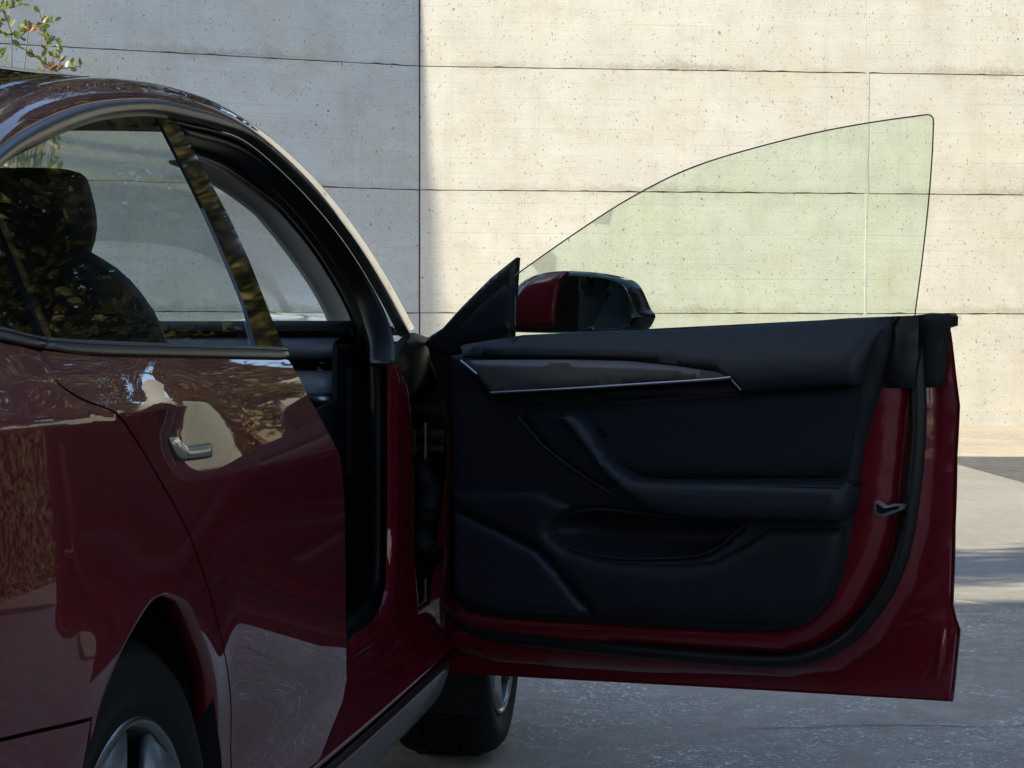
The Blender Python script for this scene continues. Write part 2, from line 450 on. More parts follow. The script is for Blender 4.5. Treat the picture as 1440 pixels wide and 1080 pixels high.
# rear door glass starts at the divider bar, quarter glass behind it
dbot = PS(75, 478); dtop = PS(-22, 247)
ap_l = [PS(*p) for p in [(223, 166), (255, 228), (287, 293), (318, 362), (347, 433), (361, 489)]]
ap_r = [PS(*p) for p in [(400, 489), (380, 440), (353, 370), (328, 315), (303, 267), (275, 215), (249, 171)]]
gq = side(-.006)
sheet('window_glass', [dbot, glassbot[3], glassbot[4], glassbot[5]] + ap_l[::-1] + gtop[:9][::-1] + [dtop], gq, GLASSD, rdoor, step=.04, thick=.004, tdir=INW, analytic=True)
sheet('pillar_applique', ap_l + ap_r, side(-.001), GLOSSB, rdoor, step=.03, thick=.006, tdir=INW, analytic=True)
sheet('quarter_glass', [(dbot[0] - .006, dbot[1]), (dtop[0] - .006, dtop[1]), (-.2, 1.125), (-.40, 1.06), (-.62, 1.035), (-.4, 1.022)] + [glassbot[0], glassbot[1]], gq, GLASSD, car, step=.05, thick=.004, tdir=INW, analytic=True)
sheet('divider_bar', [(dbot[0] - .011, dbot[1]), (dbot[0] + .009, dbot[1]), (dtop[0] + .009, dtop[1]), (dtop[0] - .011, dtop[1])], side(-.0035), GLOSSB, car, step=.03, thick=.02, tdir=INW)

# --- roof rail, trim and A pillar: stations along the arc
#            trim inner          trim outer / paint lower      mid               joint with roof / silhouette
ST = [((0, 234), (0, 207), (0, 165), (0, 137)),
      ((50, 206), (55, 172), (50, 136), (42, 120.5)),
      ((100, 183), (110, 150), (98, 124), (88, 111.5)),
      ((150, 168), (160, 141), (150, 121), (140, 109)),
      ((210, 163), (220, 140), (208, 126), (200, 114.5)),
      ((262, 172), (272, 152), (262, 138), (250, 126)),
      ((300, 181), (307, 163), (304, 153), (300, 143.5)),
      ((343, 197), (347, 183), (349, 178), (350, 173)),
      ((387, 232), (394, 220), (397, 216), (400, 212)),
      ((435, 280), (443, 269), (447, 265), (450, 262)),
      ((484, 340), (492, 331), (497, 328), (500, 325.5)),
      ((524, 403), (533, 395), (538, 392), (541, 390)),
      ((562, 474), (572, 467), (578, 465), (581, 463))]
R0r, R1r, R2r, R3r = [], [], [], []
for k, (a, b, c, d) in enumerate(ST):
    t = k / (len(ST) - 1)
    pa = PS(*a, -.02); R0r.append(Vector((fside(*pa) - .02, *pa)))
    pb = PS(*b); R1r.append(Vector((fside(*pb), *pb)))
    pc = PS(*c, -.004 - .010 * (1 - t)); R2r.append(Vector((fside(*pc) - .004 - .010 * (1 - t), *pc)))
    pd = PS(*d, -.034 - .022 * (1 - t)); R3r.append(Vector((fside(*pd) - .034 - .022 * (1 - t), *pd)))
# rearwards beyond the frame, down to the deck
def extend(r, dv):
    o = []
    for du, dz, k in ((-.88, -.33, 3), (-.58, -.195, 2), (-.29, -.085, 1)):
        o.append(Vector((r[0].x + dv * k, r[0].y + du, r[0].z + dz)))
    return o
def extside(r, off):
    o = []
    for du, dz in ((-.88, -.33), (-.58, -.195), (-.29, -.085)):
        u, z = r[0].y + du, max(1.03, r[0].z + dz); o.append(Vector((fside(u, z) + off, u, z)))
    return o
R0r = extside(R0r, -.02) + R0r; R1r = extside(R1r, 0) + R1r; R2r = extend(R2r, .022) + R2r; R3r = extend(R3r, .018) + R3r
NR = 90
S0, S1, S2, S3 = [resample(catmull(r, 8), NR) for r in (R0r, R1r, R2r, R3r)]
S4 = [p + Vector((-.035, 0, .010)) for p in S3]
CTR = -CARW
def mir(p): return Vector((2 * CTR - p.x, p.y, p.z))
rail = loft('roof_rail', [S1, [a.lerp(b, .5) + Vector((.004, 0, .001)) for a, b in zip(S1, S2)], S2, [a.lerp(b, .55) + Vector((.005, 0, .004)) for a, b in zip(S2, S3)], S3, [p + Vector((-.016, 0, .003)) for p in S3]], PAINT, car, thick=.004, smoothrows=4, sharp=80)
loft('window_frame_trim', [S0, [a.lerp(b, .35) + Vector((.010, 0, 0)) for a, b in zip(S0, S1)], [a.lerp(b, .75) + Vector((.010, 0, 0)) for a, b in zip(S0, S1)], [p + Vector((.001, 0, .0)) for p in S1], [p + Vector((-.012, 0, 0.002)) for p in S1]], BLACKT, car, thick=.004, smoothrows=3, sharp=80)
loft('roof_rail', [[mir(p) for p in r] for r in (S1, S2, S3)], PAINT, car, thick=.004, smoothrows=3, sharp=80)
loft('window_frame_trim', [[mir(p) for p in r] for r in (S0, [a.lerp(b, .5) + Vector((.010, 0, 0)) for a, b in zip(S0, S1)], S1)], BLACKT, car, thick=.004)
# roof + windscreen skin from rail to rail
def crossrow(q):          # q from 0 (right rail) to 1 (left)
    out = []
    for i, p in enumerate(S3):
        u = p.y; x = p.x + (-.010); half = abs(x - CTR); s = 1 - 2 * q
        bow = 1 - s * s
        front_ = sstep(1.15, 2.25, u); rear_ = sstep(.3, -.8, u)
        fwd = .50 * front_ * bow - .22 * rear_ * bow
        up = (.050 * (1 - front_) + .02 * front_) * bow
        out.append(Vector((CTR + half * s, u + fwd, p.z - .004 + up)))
    return out
iws = next(i for i, p in enumerate(S3) if p.y > 1.56); irear = next(i for i, p in enumerate(S3) if p.y > .30)
rows = [crossrow(q / 16) for q in range(17)]
loft('roof_glass', [r[irear:iws] for r in rows], GLASSR, car, thick=.005, sharp=80)
loft('windscreen', [r[iws - 1:] for r in rows], GLASSW, car, thick=.005, sharp=80)
loft('rear_screen', [r[:irear + 1] for r in rows], GLASSR, car, thick=.005, sharp=80)
loft('roof_header', [[p + Vector((0, 0, -.012)) for p in r[iws - 5:iws + 3]] for r in rows], DARKIN, car, thick=.03, sharp=80)

# --- front door opening: black pillar with seal, grey pillar trim
GO = [(255, 208), (276, 215), (315, 230), (352, 254), (389, 282), (411, 301), (449, 347), (477, 390), (494, 420), (507, 449), (512, 476), (516, 518)]
GI = [(262, 222), (285, 232.5), (315, 249), (348, 270), (380, 295), (395, 312), (425, 350), (452, 388), (469, 416), (486, 452), (490, 485), (492, 518)]
vo = [-.36, -.37, -.37, -.365, -.355, -.345, -.325, -.30, -.285, -.27, -.26, -.25]
TO = resample(catmull([HV(*p, v) for p, v in zip(GO, vo)], 6), 50)
TI = resample(catmull([HV(*p, v - .10) for p, v in zip(GI, vo)], 6), 50)
loft('pillar_trim', [TO, [a.lerp(b, .5) + Vector((.012, 0, 0)) for a, b in zip(TO, TI)], TI, [b + Vector((-.05, .05, 0)) for b in TI]], GREYT, car, thick=.006, smoothrows=3)
# outer line of the black zone = inner line of the frame trim, from the B pillar on
SO_px = [(240, 168), (272, 176), (300, 182), (343, 198), (387, 233), (435, 281), (484, 341), (524, 404), (546, 450), (556, 490), (555, 512)]
SO = resample(catmull([Vector((fside(*PS(*p, -.022)) - .022, *PS(*p, -.022))) for p in SO_px], 6), 50)
def mixr(t, dx): return [a.lerp(b, t) + Vector((dx, 0, 0)) for a, b in zip(SO, TO)]
loft('door_opening_seal', [mixr(0, 0), mixr(.08, -.03), mixr(.20, -.035), mixr(.27, -.008), mixr(.36, .012), mixr(.48, .012), mixr(.60, -.008), mixr(.8, -.02), mixr(1, 0), mixr(1.02, -.02)], RUBBER, car, thick=.004, smoothrows=4, sharp=85)
# lower part of the opening: kick panel, seal, hinge pillar (all at the plane of the pillar)
def VP(v): return lambda u, z: (v, u, z)
def hv2(L, v): return [(HV(*p, v).y, HV(*p, v).z) for p in L]
kick = hv2([(474, 486), (520, 500), (520, 830), (515, 858), (500, 880), (470, 902), (440, 905), (440, 580), (474, 562)], -.26)
sheet('kick_panel', kick, VP(-.26), DARKIN, car, step=.06, thick=.01, tdir=INW)
sheet('kick_panel_step', hv2([(494, 518), (517, 518), (517, 668), (494, 668)], -.25), VP(-.25), TRIM, car, step=.06, thick=.01, tdir=INW, pillow=(.01, .006))
sp = [(531, 495), (532, 560), (532, 650), (532, 740), (531, 800), (528, 832), (518, 856), (498, 878), (476, 897), (455, 912)]
tube('door_seal', catmull([HV(*p, -.165) for p in sp], 5), .017, RUBBER, car, seg=10)
tube('door_seal_inner', catmull([HV(p[0] - 9, p[1] - 4, -.20) for p in sp], 5), .013, RUBBER, car, seg=8)
tube('door_seal_outer', catmull([HV(p[0] + 8, p[1] + 3, -.155) for p in sp], 5), .010, DARKIN, car, seg=8)
pil = [(550, 508), (560, 516), (574, 545), (580, 620), (582, 760), (590, 900), (628, 945), (600, 943), (488, 968), (478, 955), (472, 925), (500, 895), (530, 872), (541, 850), (548, 820), (550, 700)]
PV = -.115
hp = sheet('hinge_pillar', hv2(pil, PV), VP(PV), PAINT, car, step=.03, thick=.008, tdir=INW, pillow=(.02, .006), sharp=70)
gapp = [(552, 500), (600, 478), (640, 480), (650, 950), (600, 945), (585, 900), (575, 620), (560, 520)]
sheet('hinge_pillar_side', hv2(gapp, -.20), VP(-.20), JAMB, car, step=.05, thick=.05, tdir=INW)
sheet('hinge_cover', hv2([(552, 512), (566, 486), (584, 468), (600, 474), (640, 478), (640, 540), (590, 545), (575, 560)], -.125), VP(-.125), RUBBER, car, step=.04, thick=.02, tdir=INW, pillow=(.02, .008))
# hinges
for (y0, y1) in ((604, 636), (820, 858)):
    V = []; F = []
    a = HV(576, y0, -.18); b = HV(592, y1, -.18)
    box(V, F, -.20, -.165, a.y, b.y + .0, min(a.z, b.z), max(a.z, b.z))
    for yy in (y0 + 4, y1 - 6):
        q0 = HV(590, yy, -.17); q1 = HV(628, yy, -.10)
        o_ = len(V); box(V, F, -.175, -.115, q0.y, q0.y + .11, q0.z - .007, q0.z + .007)
    mk('door_hinge', V, F, HINGE, car, False)
    c = HV(598, (y0 + y1) / 2, -.13)
    tube('hinge_pin', [c + Vector((0, 0, -.04)), c + Vector((0, 0, .04))], .009, HINGE, car)
boot = catmull([HV(*p) for p in [(586, 650, -.17), (596, 668, -.12), (607, 690, -.10), (603, 712, -.10), (595, 740, -.12), (598, 765, -.11), (612, 785, -.10)]], 8)
tube('wiring_boot', boot, lambda t: .020 + .0035 * math.sin(t * 130), BOOT, car, seg=12)
boxo('cable_plug', -.185, -.165, HV(578, 650, -.18).y, HV(590, 650, -.18).y, HV(584, 662, -.18).z, HV(584, 645, -.18).z, STEELD, car)
# --- sill and cladding
def sillrow(v, z, du=0, u0=.80, u1=2.46):
    out = []
    for k in range(40):
        u = u0 + (u1 - u0) * k / 39
        pl = -.012 * max(0, u - 1.0) ** 2
        out.append(Vector((v + pl, u, z + .004 * (u - 1.5))))
    return out
loft('sill_panel', [sillrow(-.22, .44), sillrow(-.13, .435), sillrow(-.10, .425), sillrow(-.085, .405), sillrow(-.078, .385), sillrow(-.066, .368), sillrow(-.046, .352), sillrow(-.040, .340), sillrow(-.046, .330), sillrow(-.060, .327)], PAINT, car, thick=.004, smoothrows=4, sharp=80)
cl = [(-.050, .325), (-.036, .318), (-.036, .306), (-.046, .268), (-.062, .235), (-.10, .205), (-.16, .19)]
rows = []
for (v, z) in cl:
    r = sillrow(v, z, u0=.28, u1=2.40)
    for p in r:                         # the nose of the cladding tapers in towards the front wheel
        t = sstep(2.16, 2.42, p.y); p.z = p.z + t * (.325 - p.z) * .55; p.x -= .02 * t
    rows.append(r)
CLAD = mat('sill_cladding', (.022, .012, .014), rough=.35, coat=.35, coat_rough=.08)
loft('sill_cladding', rows, CLAD, car, thick=.006, smoothrows=3, sharp=80)
SCUFF = mat('scuff_plate', (.008, .010, .014), rough=.5)
sheet('scuff_plate', hv2([(486, 948), (520, 916), (552, 922), (545, 934), (492, 972)], -.098), VP(-.098), SCUFF, car, step=.04, thick=.01, tdir=INW)

# --- front door
HX, HY = -.146, 4.75; DA = math.atan2(-.568, .823)
hingeW = Vector((HX, HY, 0)); ed = Vector((math.cos(DA), math.sin(DA), 0)); no = Vector((-math.sin(DA), math.cos(DA), 0))
def DP(px, py, w_=0):
    """(along, z) on the door plane w_ metres towards the cabin side"""
    a = (px - 720) / FPX; q = hingeW - no * w_
    Y = (q.dot(no)) / (a * no.x + no.y)
    P_ = Vector((a * Y, Y, 0)); return ((P_ - hingeW).dot(ed), CAMZ + (HOR - py) / FPX * Y)
def dp(L, w_): return [DP(*p, w_) for p in L]
def DW(w_): return lambda e, z: (e, -w_, z)
IN = (0, 1, 0)                               # thickness goes away from the cabin side
# outer skin: seen from its inner side; profile bulges outwards
outl = [(629, 560), (628, 944), (800, 954), (1000, 965), (1150, 974), (1341, 986), (1346, 940), (1351, 886), (1345, 868), (1341, 850), (1344, 740), (1347, 640), (1351, 570), (1346, 528), (1340, 470), (1338, 459), (1250, 462), (900, 480), (700, 490)]
def skinw(e, z): return -(.055 * (1 - ((z - .80) / .42) ** 2) if True else 0) - .012
def bulge(py): return .012 + .050 * math.sin(math.pi * max(0, min(1, (985 - py) / 545))) ** .8
skpoly = [DP(p[0], p[1], -bulge(p[1])) for p in outl]
dpoly = [DP(p[0] - (7 if p[0] > 1200 else 0), p[1] - (2 if p[1] > 900 else 0), 0) for p in outl]
door = sheet('front_door', dpoly, lambda e, z: (e, -.0 + .0, z), PAINT, car, step=.03, thick=.008, tdir=IN, pillow=(.012, .004))
door.parent = car
# door object local frame sits at the hinge
loc = Matrix.Rotation(PHI, 4, 'Z') @ Matrix.Translation((-OX, -OY, 0)) @ Matrix.Translation(hingeW) @ Matrix.Rotation(DA, 4, 'Z')
door.matrix_local = loc
def skin_fn(e, z):
    t = (z - .33) / .70
    return (e, .012 + .050 * math.sin(math.pi * max(0, min(1, t))) ** .8, z)
sheet('outer_skin', skpoly, skin_fn, PAINT, door, step=.03, thick=.006, tdir=(0, -1, 0))
# flange return that closes the rear edge
# inner frame (painted), raised towards the cabin; jamb
hol_px = [(660, 520), (660, 840), (700, 850), (830, 858), (1000, 868), (1090, 870), (1130, 850), (1160, 800), (1175, 720), (1190, 620), (1200, 560), (1210, 500), (900, 500)]
frame_px = [(633, 570), (632, 915), (700, 932), (900, 945), (1100, 952), (1180, 945), (1240, 905), (1285, 830), (1306, 740), (1312, 640), (1312, 560), (1305, 470), (1250, 470)]
sheet('inner_frame', dp(frame_px, .02), DW(.02), PAINT, door, step=.025, thick=.03, tdir=IN, holes=[dp(hol_px, .02)], pillow=(.03, .022), sharp=80)
fr2 = [(635, 570), (634, 880), (665, 893), (800, 906), (1000, 918), (1110, 922), (1160, 905), (1205, 866), (1240, 800), (1262, 720), (1270, 640), (1278, 545), (1285, 460), (1200, 462)]
sheet('jamb_face', dp(fr2, .055), DW(.045), PAINT, door, step=.022, thick=.03, tdir=IN, holes=[dp(hol_px, .055)], pillow=(.04, .035), sharp=80)
# door weather seal
sl_px = [(636, 862), (660, 880), (700, 893), (800, 906), (1000, 925), (1100, 930), (1150, 920), (1195, 895), (1240, 842), (1268, 780), (1283, 700), (1291, 620), (1292, 560), (1289, 500), (1284, 462)]
tube('door_weather_seal', catmull([Vector((*((lambda q: (q[0], -.060, q[1]))(DP(*p, .060))),)) for p in sl_px], 6), .0145, RUBBER, door, seg=10)
tube('door_seal_bead', catmull([Vector((*((lambda q: (q[0], -.052, q[1]))(DP(p[0] - 9, p[1] - 7, .052))),)) for p in sl_px], 6), .006, RUBBER, door, seg=6)
# black upper corner cap
cap_px = [(1252, 447), (1300, 442), (1334, 440), (1338.5, 445), (1338, 458), (1328, 461), (1324, 500), (1318, 545), (1240, 545), (1248, 490)]
sheet('corner_cap', dp(cap_px, .045), DW(.045), RUBBER, door, step=.02, thick=.03, tdir=IN, pillow=(.01, .004))
cap2 = [(1254, 446), (1290, 444), (1289, 500), (1283, 546), (1238, 546), (1248, 490)]
sheet('corner_cap_rib', dp(cap2, .088), DW(.082), RUBBER, door, step=.02, thick=.02, tdir=IN, pillow=(.010, .008))
boxd = dp([(880, 464), (1336, 441), (1336, 452), (880, 476)], .02)
sheet('outer_belt_strip', boxd, DW(.02), RUBBER, door, step=.03, thick=.03, tdir=IN)
rb = [(*DP(*p, .004),) for p in [(1329, 884), (1326, 905), (1322, 935), (1319, 958)]]
tube('stamped_rib', [Vector((a, -.005, b)) for a, b in rb], lambda t: .002 + .0075 * math.sin(math.pi * min(.999, max(.001, t))) ** .5, PAINT, door, seg=10)
rb = [(*DP(*p, .004),) for p in [(1296, 958), (1306, 940), (1313, 920), (1322, 900)]]
tube('stamped_rib', [Vector((a, -.004, b)) for a, b in rb], .0028, PAINT, door, seg=8)
# latch
lat = dp([(1228, 705), (1236, 706), (1246, 712), (1255, 709), (1271, 709), (1268, 717), (1254, 722), (1243, 727), (1229, 724)], .09)
sheet('door_latch', lat, DW(.088), STEELD, door, step=.01, thick=.012, tdir=IN, pillow=(.003, .002), sharp=30)
lat2 = dp([(1232, 708), (1243, 715), (1265, 711), (1262, 716), (1250, 719), (1240, 723), (1233, 720)], .092)
sheet('latch_slot', lat2, DW(.0915), GLOSSB, door, step=.01, thick=.003, tdir=IN)
# door card
W1 = .095
card_px0 = None
card_px = [(633, 500), (633, 832), (640, 846), (655, 857), (690, 866), (830, 876), (1000, 885), (1090, 888), (1128, 881), (1150, 867), (1167, 845), (1182, 805), (1191, 760), (1201, 690), (1213, 620), (1230, 560), (1246, 500), (1254, 446), (1180, 455), (900, 475)]
pocket_px = [(779, 750), (781, 738), (792, 727), (815, 719), (845, 716), (905, 722), (1000, 733), (1047, 736), (1033, 752), (1015, 768), (992, 779), (960, 784), (900, 786), (850, 783), (812, 774), (789, 762)]
card = dp(card_px, W1)
pocket = [tuple(p) for p in catmull(dp(pocket_px, W1), 3, True)]
sheet('door_card', card, DW(W1), TRIM, door, step=.02, thick=.05, tdir=IN, holes=[pocket], pillow=(.030, .010), sharp=80)
def bowl(e, z):
    d = dist_poly(e, z, pocket) if inpoly(e, z, pocket) else 0
    return (e, -W1 + .003 + .055 * min(1, d / .05) ** .6, z)
sheet('map_pocket', pocket, bowl, TRIM, door, step=.012, thick=.004, tdir=IN, sharp=80)
# lip of pocket: rolled edge
tube('pocket_lip', [Vector((a, -W1 - .004, b)) for a, b in [tuple(p) for p in catmull(dp(pocket_px, W1), 3, True)]], .0035, TRIM, door, seg=8, closed=True)
# lower bulge that carries the pocket: a broad ledge from the front
ledge_px = [(634, 690), (760, 690), (800, 712), (775, 735), (770, 752), (800, 776), (860, 792), (940, 795), (1000, 790), (1040, 770), (1080, 744), (1185, 742), (1176, 800), (1160, 842), (1125, 870), (1090, 878), (1000, 874), (838, 866), (800, 825), (778, 795), (755, 772), (700, 745), (634, 714)]
sheet('lower_card', dp(ledge_px, W1 + .02), DW(W1 + .014), TRIM, door, step=.012, thick=.03, tdir=IN, pillow=(.035, .016), sharp=80)
spk_px = [(635, 717), (700, 748), (752, 775), (775, 800), (830, 867), (690, 860), (656, 850), (641, 838), (635, 826)]
sheet('speaker_panel', dp(spk_px, W1 + .022), DW(W1 + .016), PAD, door, step=.012, thick=.03, tdir=IN, pillow=(.012, .009), sharp=80)
ins_px = [(731, 583), (745, 577), (900, 566), (1040, 555), (1202, 543), (1205, 552), (1194, 640), (1187, 672), (905, 672), (878, 660), (850, 690), (790, 650), (760, 622)]
sheet('fabric_insert', dp(ins_px, W1 + .02), DW(W1 + .014), FABRIC, door, step=.02, thick=.03, tdir=IN, pillow=(.014, .010), sharp=80)
tube('insert_piping', catmull([Vector((*((lambda q: (q[0], -(W1 + .020), q[1]))(DP(*p, W1 + .02))),)) for p in [(745, 577), (734, 580), (731, 588), (745, 605), (765, 627), (800, 655), (845, 685), (870, 700)]], 5), .0022, PAD, door, seg=6)
# upper pad (rolls over the top)
up_px = [(633, 487), (640, 484), (720, 471), (800, 467), (900, 463.5), (1000, 459), (1100, 453), (1180, 447), (1252, 444), (1236, 462), (1222, 482), (1213, 510), (1207, 541), (1120, 547), (1044, 552), (1030, 538), (1016, 524), (950, 512), (880, 505), (800, 503), (700, 503), (640, 500)]
UPW = W1 + .03
def upf(e, z):
    zt = .985 + .058 * (e / 1.15); t = sstep(zt - .10, zt + .01, z)
    return (e, -UPW - .012 * (1 - t) + .040 * t * t, z)
sheet('upper_pad', dp(up_px, UPW), upf, PAD, door, step=.016, thick=.06, tdir=IN, pillow=(.016, .012), sharp=80)
# decorative strip
st_px = [(650, 507), (700, 506), (800, 506), (880, 508), (950, 515), (1012, 524), (1026, 532), (900, 539), (800, 546), (692, 552)]
def stf(e, z): return (e, -(W1 + .050) - .10 * max(0, .97 - z), z)
sheet('wood_strip', dp(st_px, UPW + .02), stf, WOOD, door, step=.014, thick=.03, tdir=IN, pillow=(.006, .004), sharp=80)
tube('chrome_strip', catmull([Vector((*((lambda q: (q[0], -(UPW + .030), q[1]))(DP(*p, UPW + .030))),)) for p in [(690, 553), (800, 547), (900, 540.5), (1000, 534), (1028, 531)]], 4), .0035, CHROME, door, seg=8)
tube('chrome_strip', [Vector((*((lambda q: (q[0], -(UPW + .027), q[1]))(DP(*p, UPW + .027))),)) for p in [(648, 507), (658, 515), (671, 526)]], .0028, CHROME, door, seg=6)
tube('chrome_strip', [Vector((*((lambda q: (q[0], -(UPW + .028), q[1]))(DP(*p, UPW + .028))),)) for p in [(1026, 531), (1034, 540), (1042, 549)]], .0016, CHROME, door, seg=6)
un_px = [(660, 522), (692, 556), (800, 550), (1028, 535), (1042, 550), (900, 561), (745, 571), (705, 566), (680, 545)]
sheet('strip_underside', dp(un_px, W1 + .02), DW(W1 + .016), TRIM, door, step=.02, thick=.03, tdir=IN, pillow=(.008, .008), sharp=80)
# armrest with pull handle
arm_px = [(783, 583), (792, 579), (806, 580), (818, 588), (832, 610), (848, 635), (866, 655), (886, 668), (912, 674), (1000, 676), (1180, 678), (1188, 686), (1187, 712), (1178, 730), (1160, 735), (1050, 732), (960, 728), (920, 722), (893, 708), (865, 685), (838, 655), (812, 620), (795, 600)]
sheet('armrest', [tuple(p) for p in catmull(dp(arm_px, W1 + .05), 2, True)], DW(W1 + .036), PAD, door, step=.012, thick=.05, tdir=IN, pillow=(.020, .028), sharp=80)
tube('armrest_stitch', catmull([Vector((*((lambda q: (q[0], -(W1 + .058), q[1]))(DP(*p, W1 + .058))),)) for p in [(786, 587), (800, 590), (812, 603), (830, 632), (852, 660), (878, 677), (905, 683), (1000, 684), (1180, 685)]], 5), .0018, CHROME if False else PAD, door, seg=6)
# window switches on the pull
hole_px = [(838, 600), (846, 600), (852, 612), (848, 616), (840, 608)]
sheet('release_button', dp(hole_px, W1 + .03), DW(W1 + .028), GLOSSB, door, step=.01, thick=.01, tdir=IN, pillow=(.004, .003))
# window glass leaning inwards
GL = [(724, 388), (740, 376), (800, 334), (870, 288), (940, 250), (1000, 226), (1080, 203), (1150, 186), (1220, 173), (1290, 163), (1306, 161.5), (1311, 165), (1312.5, 172), (1311, 215), (1307, 270), (1302, 320), (1295, 380), (1287, 440), (1284, 470)]
def lean(z): return .045 + .42 * (z - 1.0)
def GP(px, py):
    w_ = .06
    for _ in range(20): q = DP(px, py, w_); w_ = .5 * w_ + .5 * lean(q[1])
    return q
gpoly = [GP(*p) for p in GL] + [(GP(720, 470)[0], GP(720, 470)[1] - .02)]
gfn = lambda e, z: (e, -lean(z), z)
fg = sheet('window_glass', gpoly, gfn, GLASSF, door, step=.05, thick=.0045, tdir=IN)
edge = catmull([Vector((*((lambda q: (q[0], -lean(q[1]) - .0, q[1]))(GP(*p))),)) for p in GL], 5)
tube('glass_edge', edge, .0014, GEDGE, door, seg=6)
# mirror sail and mirror
sail_px = [(596, 484), (606, 472), (622, 462), (650, 431), (690, 391), (721, 366), (726.5, 362), (724, 400), (722, 440), (719, 482), (690, 488), (640, 500), (612, 498)]
sheet('mirror_sail', dp(sail_px, .035), DW(.035), RUBBER, door, step=.012, thick=.014, tdir=IN, pillow=(.010, .008))
sheet('hinge_side_cover', dp([(600, 482), (640, 486), (640, 578), (630, 578), (606, 505)], .03), DW(.03), RUBBER, door, step=.02, thick=.01, tdir=IN)
sail2 = [(632, 484), (645, 460), (675, 428), (708, 400), (719, 405), (716, 466), (680, 476)]
sheet('sail_trim', dp(sail2, .05), DW(.046), TRIM, door, step=.015, thick=.02, tdir=IN, pillow=(.008, .006))
MW = -.15
def MP(px, py, w_=MW): q = DP(px, py, w_); return q
hous_px = [(716, 464), (718, 440), (722, 418), (731, 402), (745, 391), (765, 384), (795, 381), (830, 383), (862, 389), (880, 396), (889, 406), (896, 421), (902, 435), (908, 443), (906, 451), (900, 461), (890, 465.5), (860, 466), (800, 468), (760, 468)]
HP_ = [tuple(p) for p in catmull([MP(*p) for p in hous_px], 3, True)]
sheet('mirror_housing', HP_, DW(MW), GLOSSB, door, step=.010, thick=.04, tdir=IN, pillow=(.030, .028), sharp=85)
cap_c = (sum(p[0] for p in HP_) / len(HP_), sum(p[1] for p in HP_) / len(HP_))
sheet('mirror_cap', HP_, lambda e, z: (e - .022, .150 + .03, z), PAINT, door, step=.014, thick=.004, tdir=(0, -1, 0), pillow=(.06, .05), sharp=85)
red_px = [(717, 461), (718.5, 440), (723, 418), (732, 402.5), (746, 391.5), (766, 384.8), (796, 382), (790, 395), (785, 420), (781, 461)]
sheet('mirror_cap_side', [MP(*p, MW + .03) for p in red_px], DW(MW + .026), PAINT, door, step=.010, thick=.01, tdir=IN, pillow=(.03, .012), sharp=85)
mg_px = [(785, 460), (787, 430), (791, 405), (797, 390), (812, 388), (850, 392), (872, 400), (882, 415), (886, 432), (884, 450), (876, 461), (850, 464), (810, 464)]
mg = [tuple(p) for p in catmull([MP(*p, MW + .034) for p in mg_px], 3, True)]
mo = sheet('mirror_glass', mg, lambda e, z: (e, -(MW + .037) + .07 * (e - cap_c[0]), z), MIRROR, door, step=.02, thick=.004, tdir=IN)
tube('mirror_bezel', [Vector((a, -(MW + .032), b)) for a, b in mg], .0022, RUBBER, door, seg=6, closed=True)
ft = dp([(730, 463), (800, 463), (840, 475), (720, 478)], -.05)
boxo('mirror_foot', ft[0][0], ft[1][0] + .02, -.0, .17, .955, .985, RUBBER, door, bev=.01)

# --- rear door handle (flush paddle)
hd = [(237, 619), (238, 614.5), (246, 614), (250, 618), (257, 626), (264, 627.5), (291, 624), (293.5, 627), (295, 638), (290, 642), (258, 645.5), (250, 644), (243, 635)]
HOL = mat('handle_gap', (.005, .002, .003), rough=.6)
HND = mat('handle_reflection_tint', (.26, .23, .20), rough=.3, metal=.3, coat=1)  # pale base paints the bright wall's reflection onto the body-coloured handle
hr = [(sum(p[0] for p in hd) / len(hd) + (x - sum(p[0] for p in hd) / len(hd)) * 1.07, sum(p[1] for p in hd) / len(hd) + (y - sum(p[1] for p in hd) / len(hd)) * 1.16) for x, y in hd]
sheet('handle_recess', [tuple(p) for p in catmull([PS(*p) for p in hr], 2, True)], side(.0012), HOL, rdoor, step=.01, thick=.002, tdir=INW)
cx = sum(p[0] for p in hd) / len(hd); cy = sum(p[1] for p in hd) / len(hd)
hd2 = [(cx + (x - cx) * .985, cy + (y - cy) * .97) for x, y in hd]
sheet('door_handle', [tuple(p) for p in catmull([PS(*p) for p in hd2], 2, True)], side(.003), HND, rdoor, step=.006, thick=.003, tdir=INW, pillow=(.004, .0012), sharp=80)

# --- cabin
cx0 = -1.80
# dashboard: profile (u, z) swept across the cabin
def dash(name, prof, m, v0=-.26, v1=-1.58, bow=.06, parent=None, sharp=50):
    rows = []
    for (u, z) in prof:
        rows.append([Vector((v0 + (v1 - v0) * k / 24, u + bow * math.sin(math.pi * k / 24), z)) for k in range(25)])
    return loft(name, rows, m, parent or car, thick=.006, smoothrows=2, sharp=sharp)
dsh = dash('dashboard', [(2.75, 1.02), (2.45, 1.045), (2.30, 1.043), (2.16, 1.035), (2.13, 1.022), (2.16, 1.010), (2.20, 1.000)], DARKIN)
dash('dash_pad', [(2.17, 1.010), (2.11, 1.002), (2.09, .985), (2.10, .968), (2.15, .958)], mat('dash_leatherette', (.085, .10, .13), rough=.5), parent=dsh, v0=-.285)
dash('air_slot', [(2.16, .958), (2.17, .945), (2.165, .934)], GLOSSB, parent=dsh, v0=-.30)
dash('wood_fascia', [(2.14, .934), (2.12, .910), (2.13, .885)], mat('fascia_wood', (.20, .225, .27), rough=.35), parent=dsh, v0=-.285)
dash('chrome_line', [(2.13, .886), (2.115, .880), (2.12, .868), (2.14, .866)], CHROME, parent=dsh, v0=-.285)
dash('lower_dash', [(2.14, .866), (2.11, .80), (2.18, .70), (2.35, .62), (2.5, .45)], DARKIN, parent=dsh)
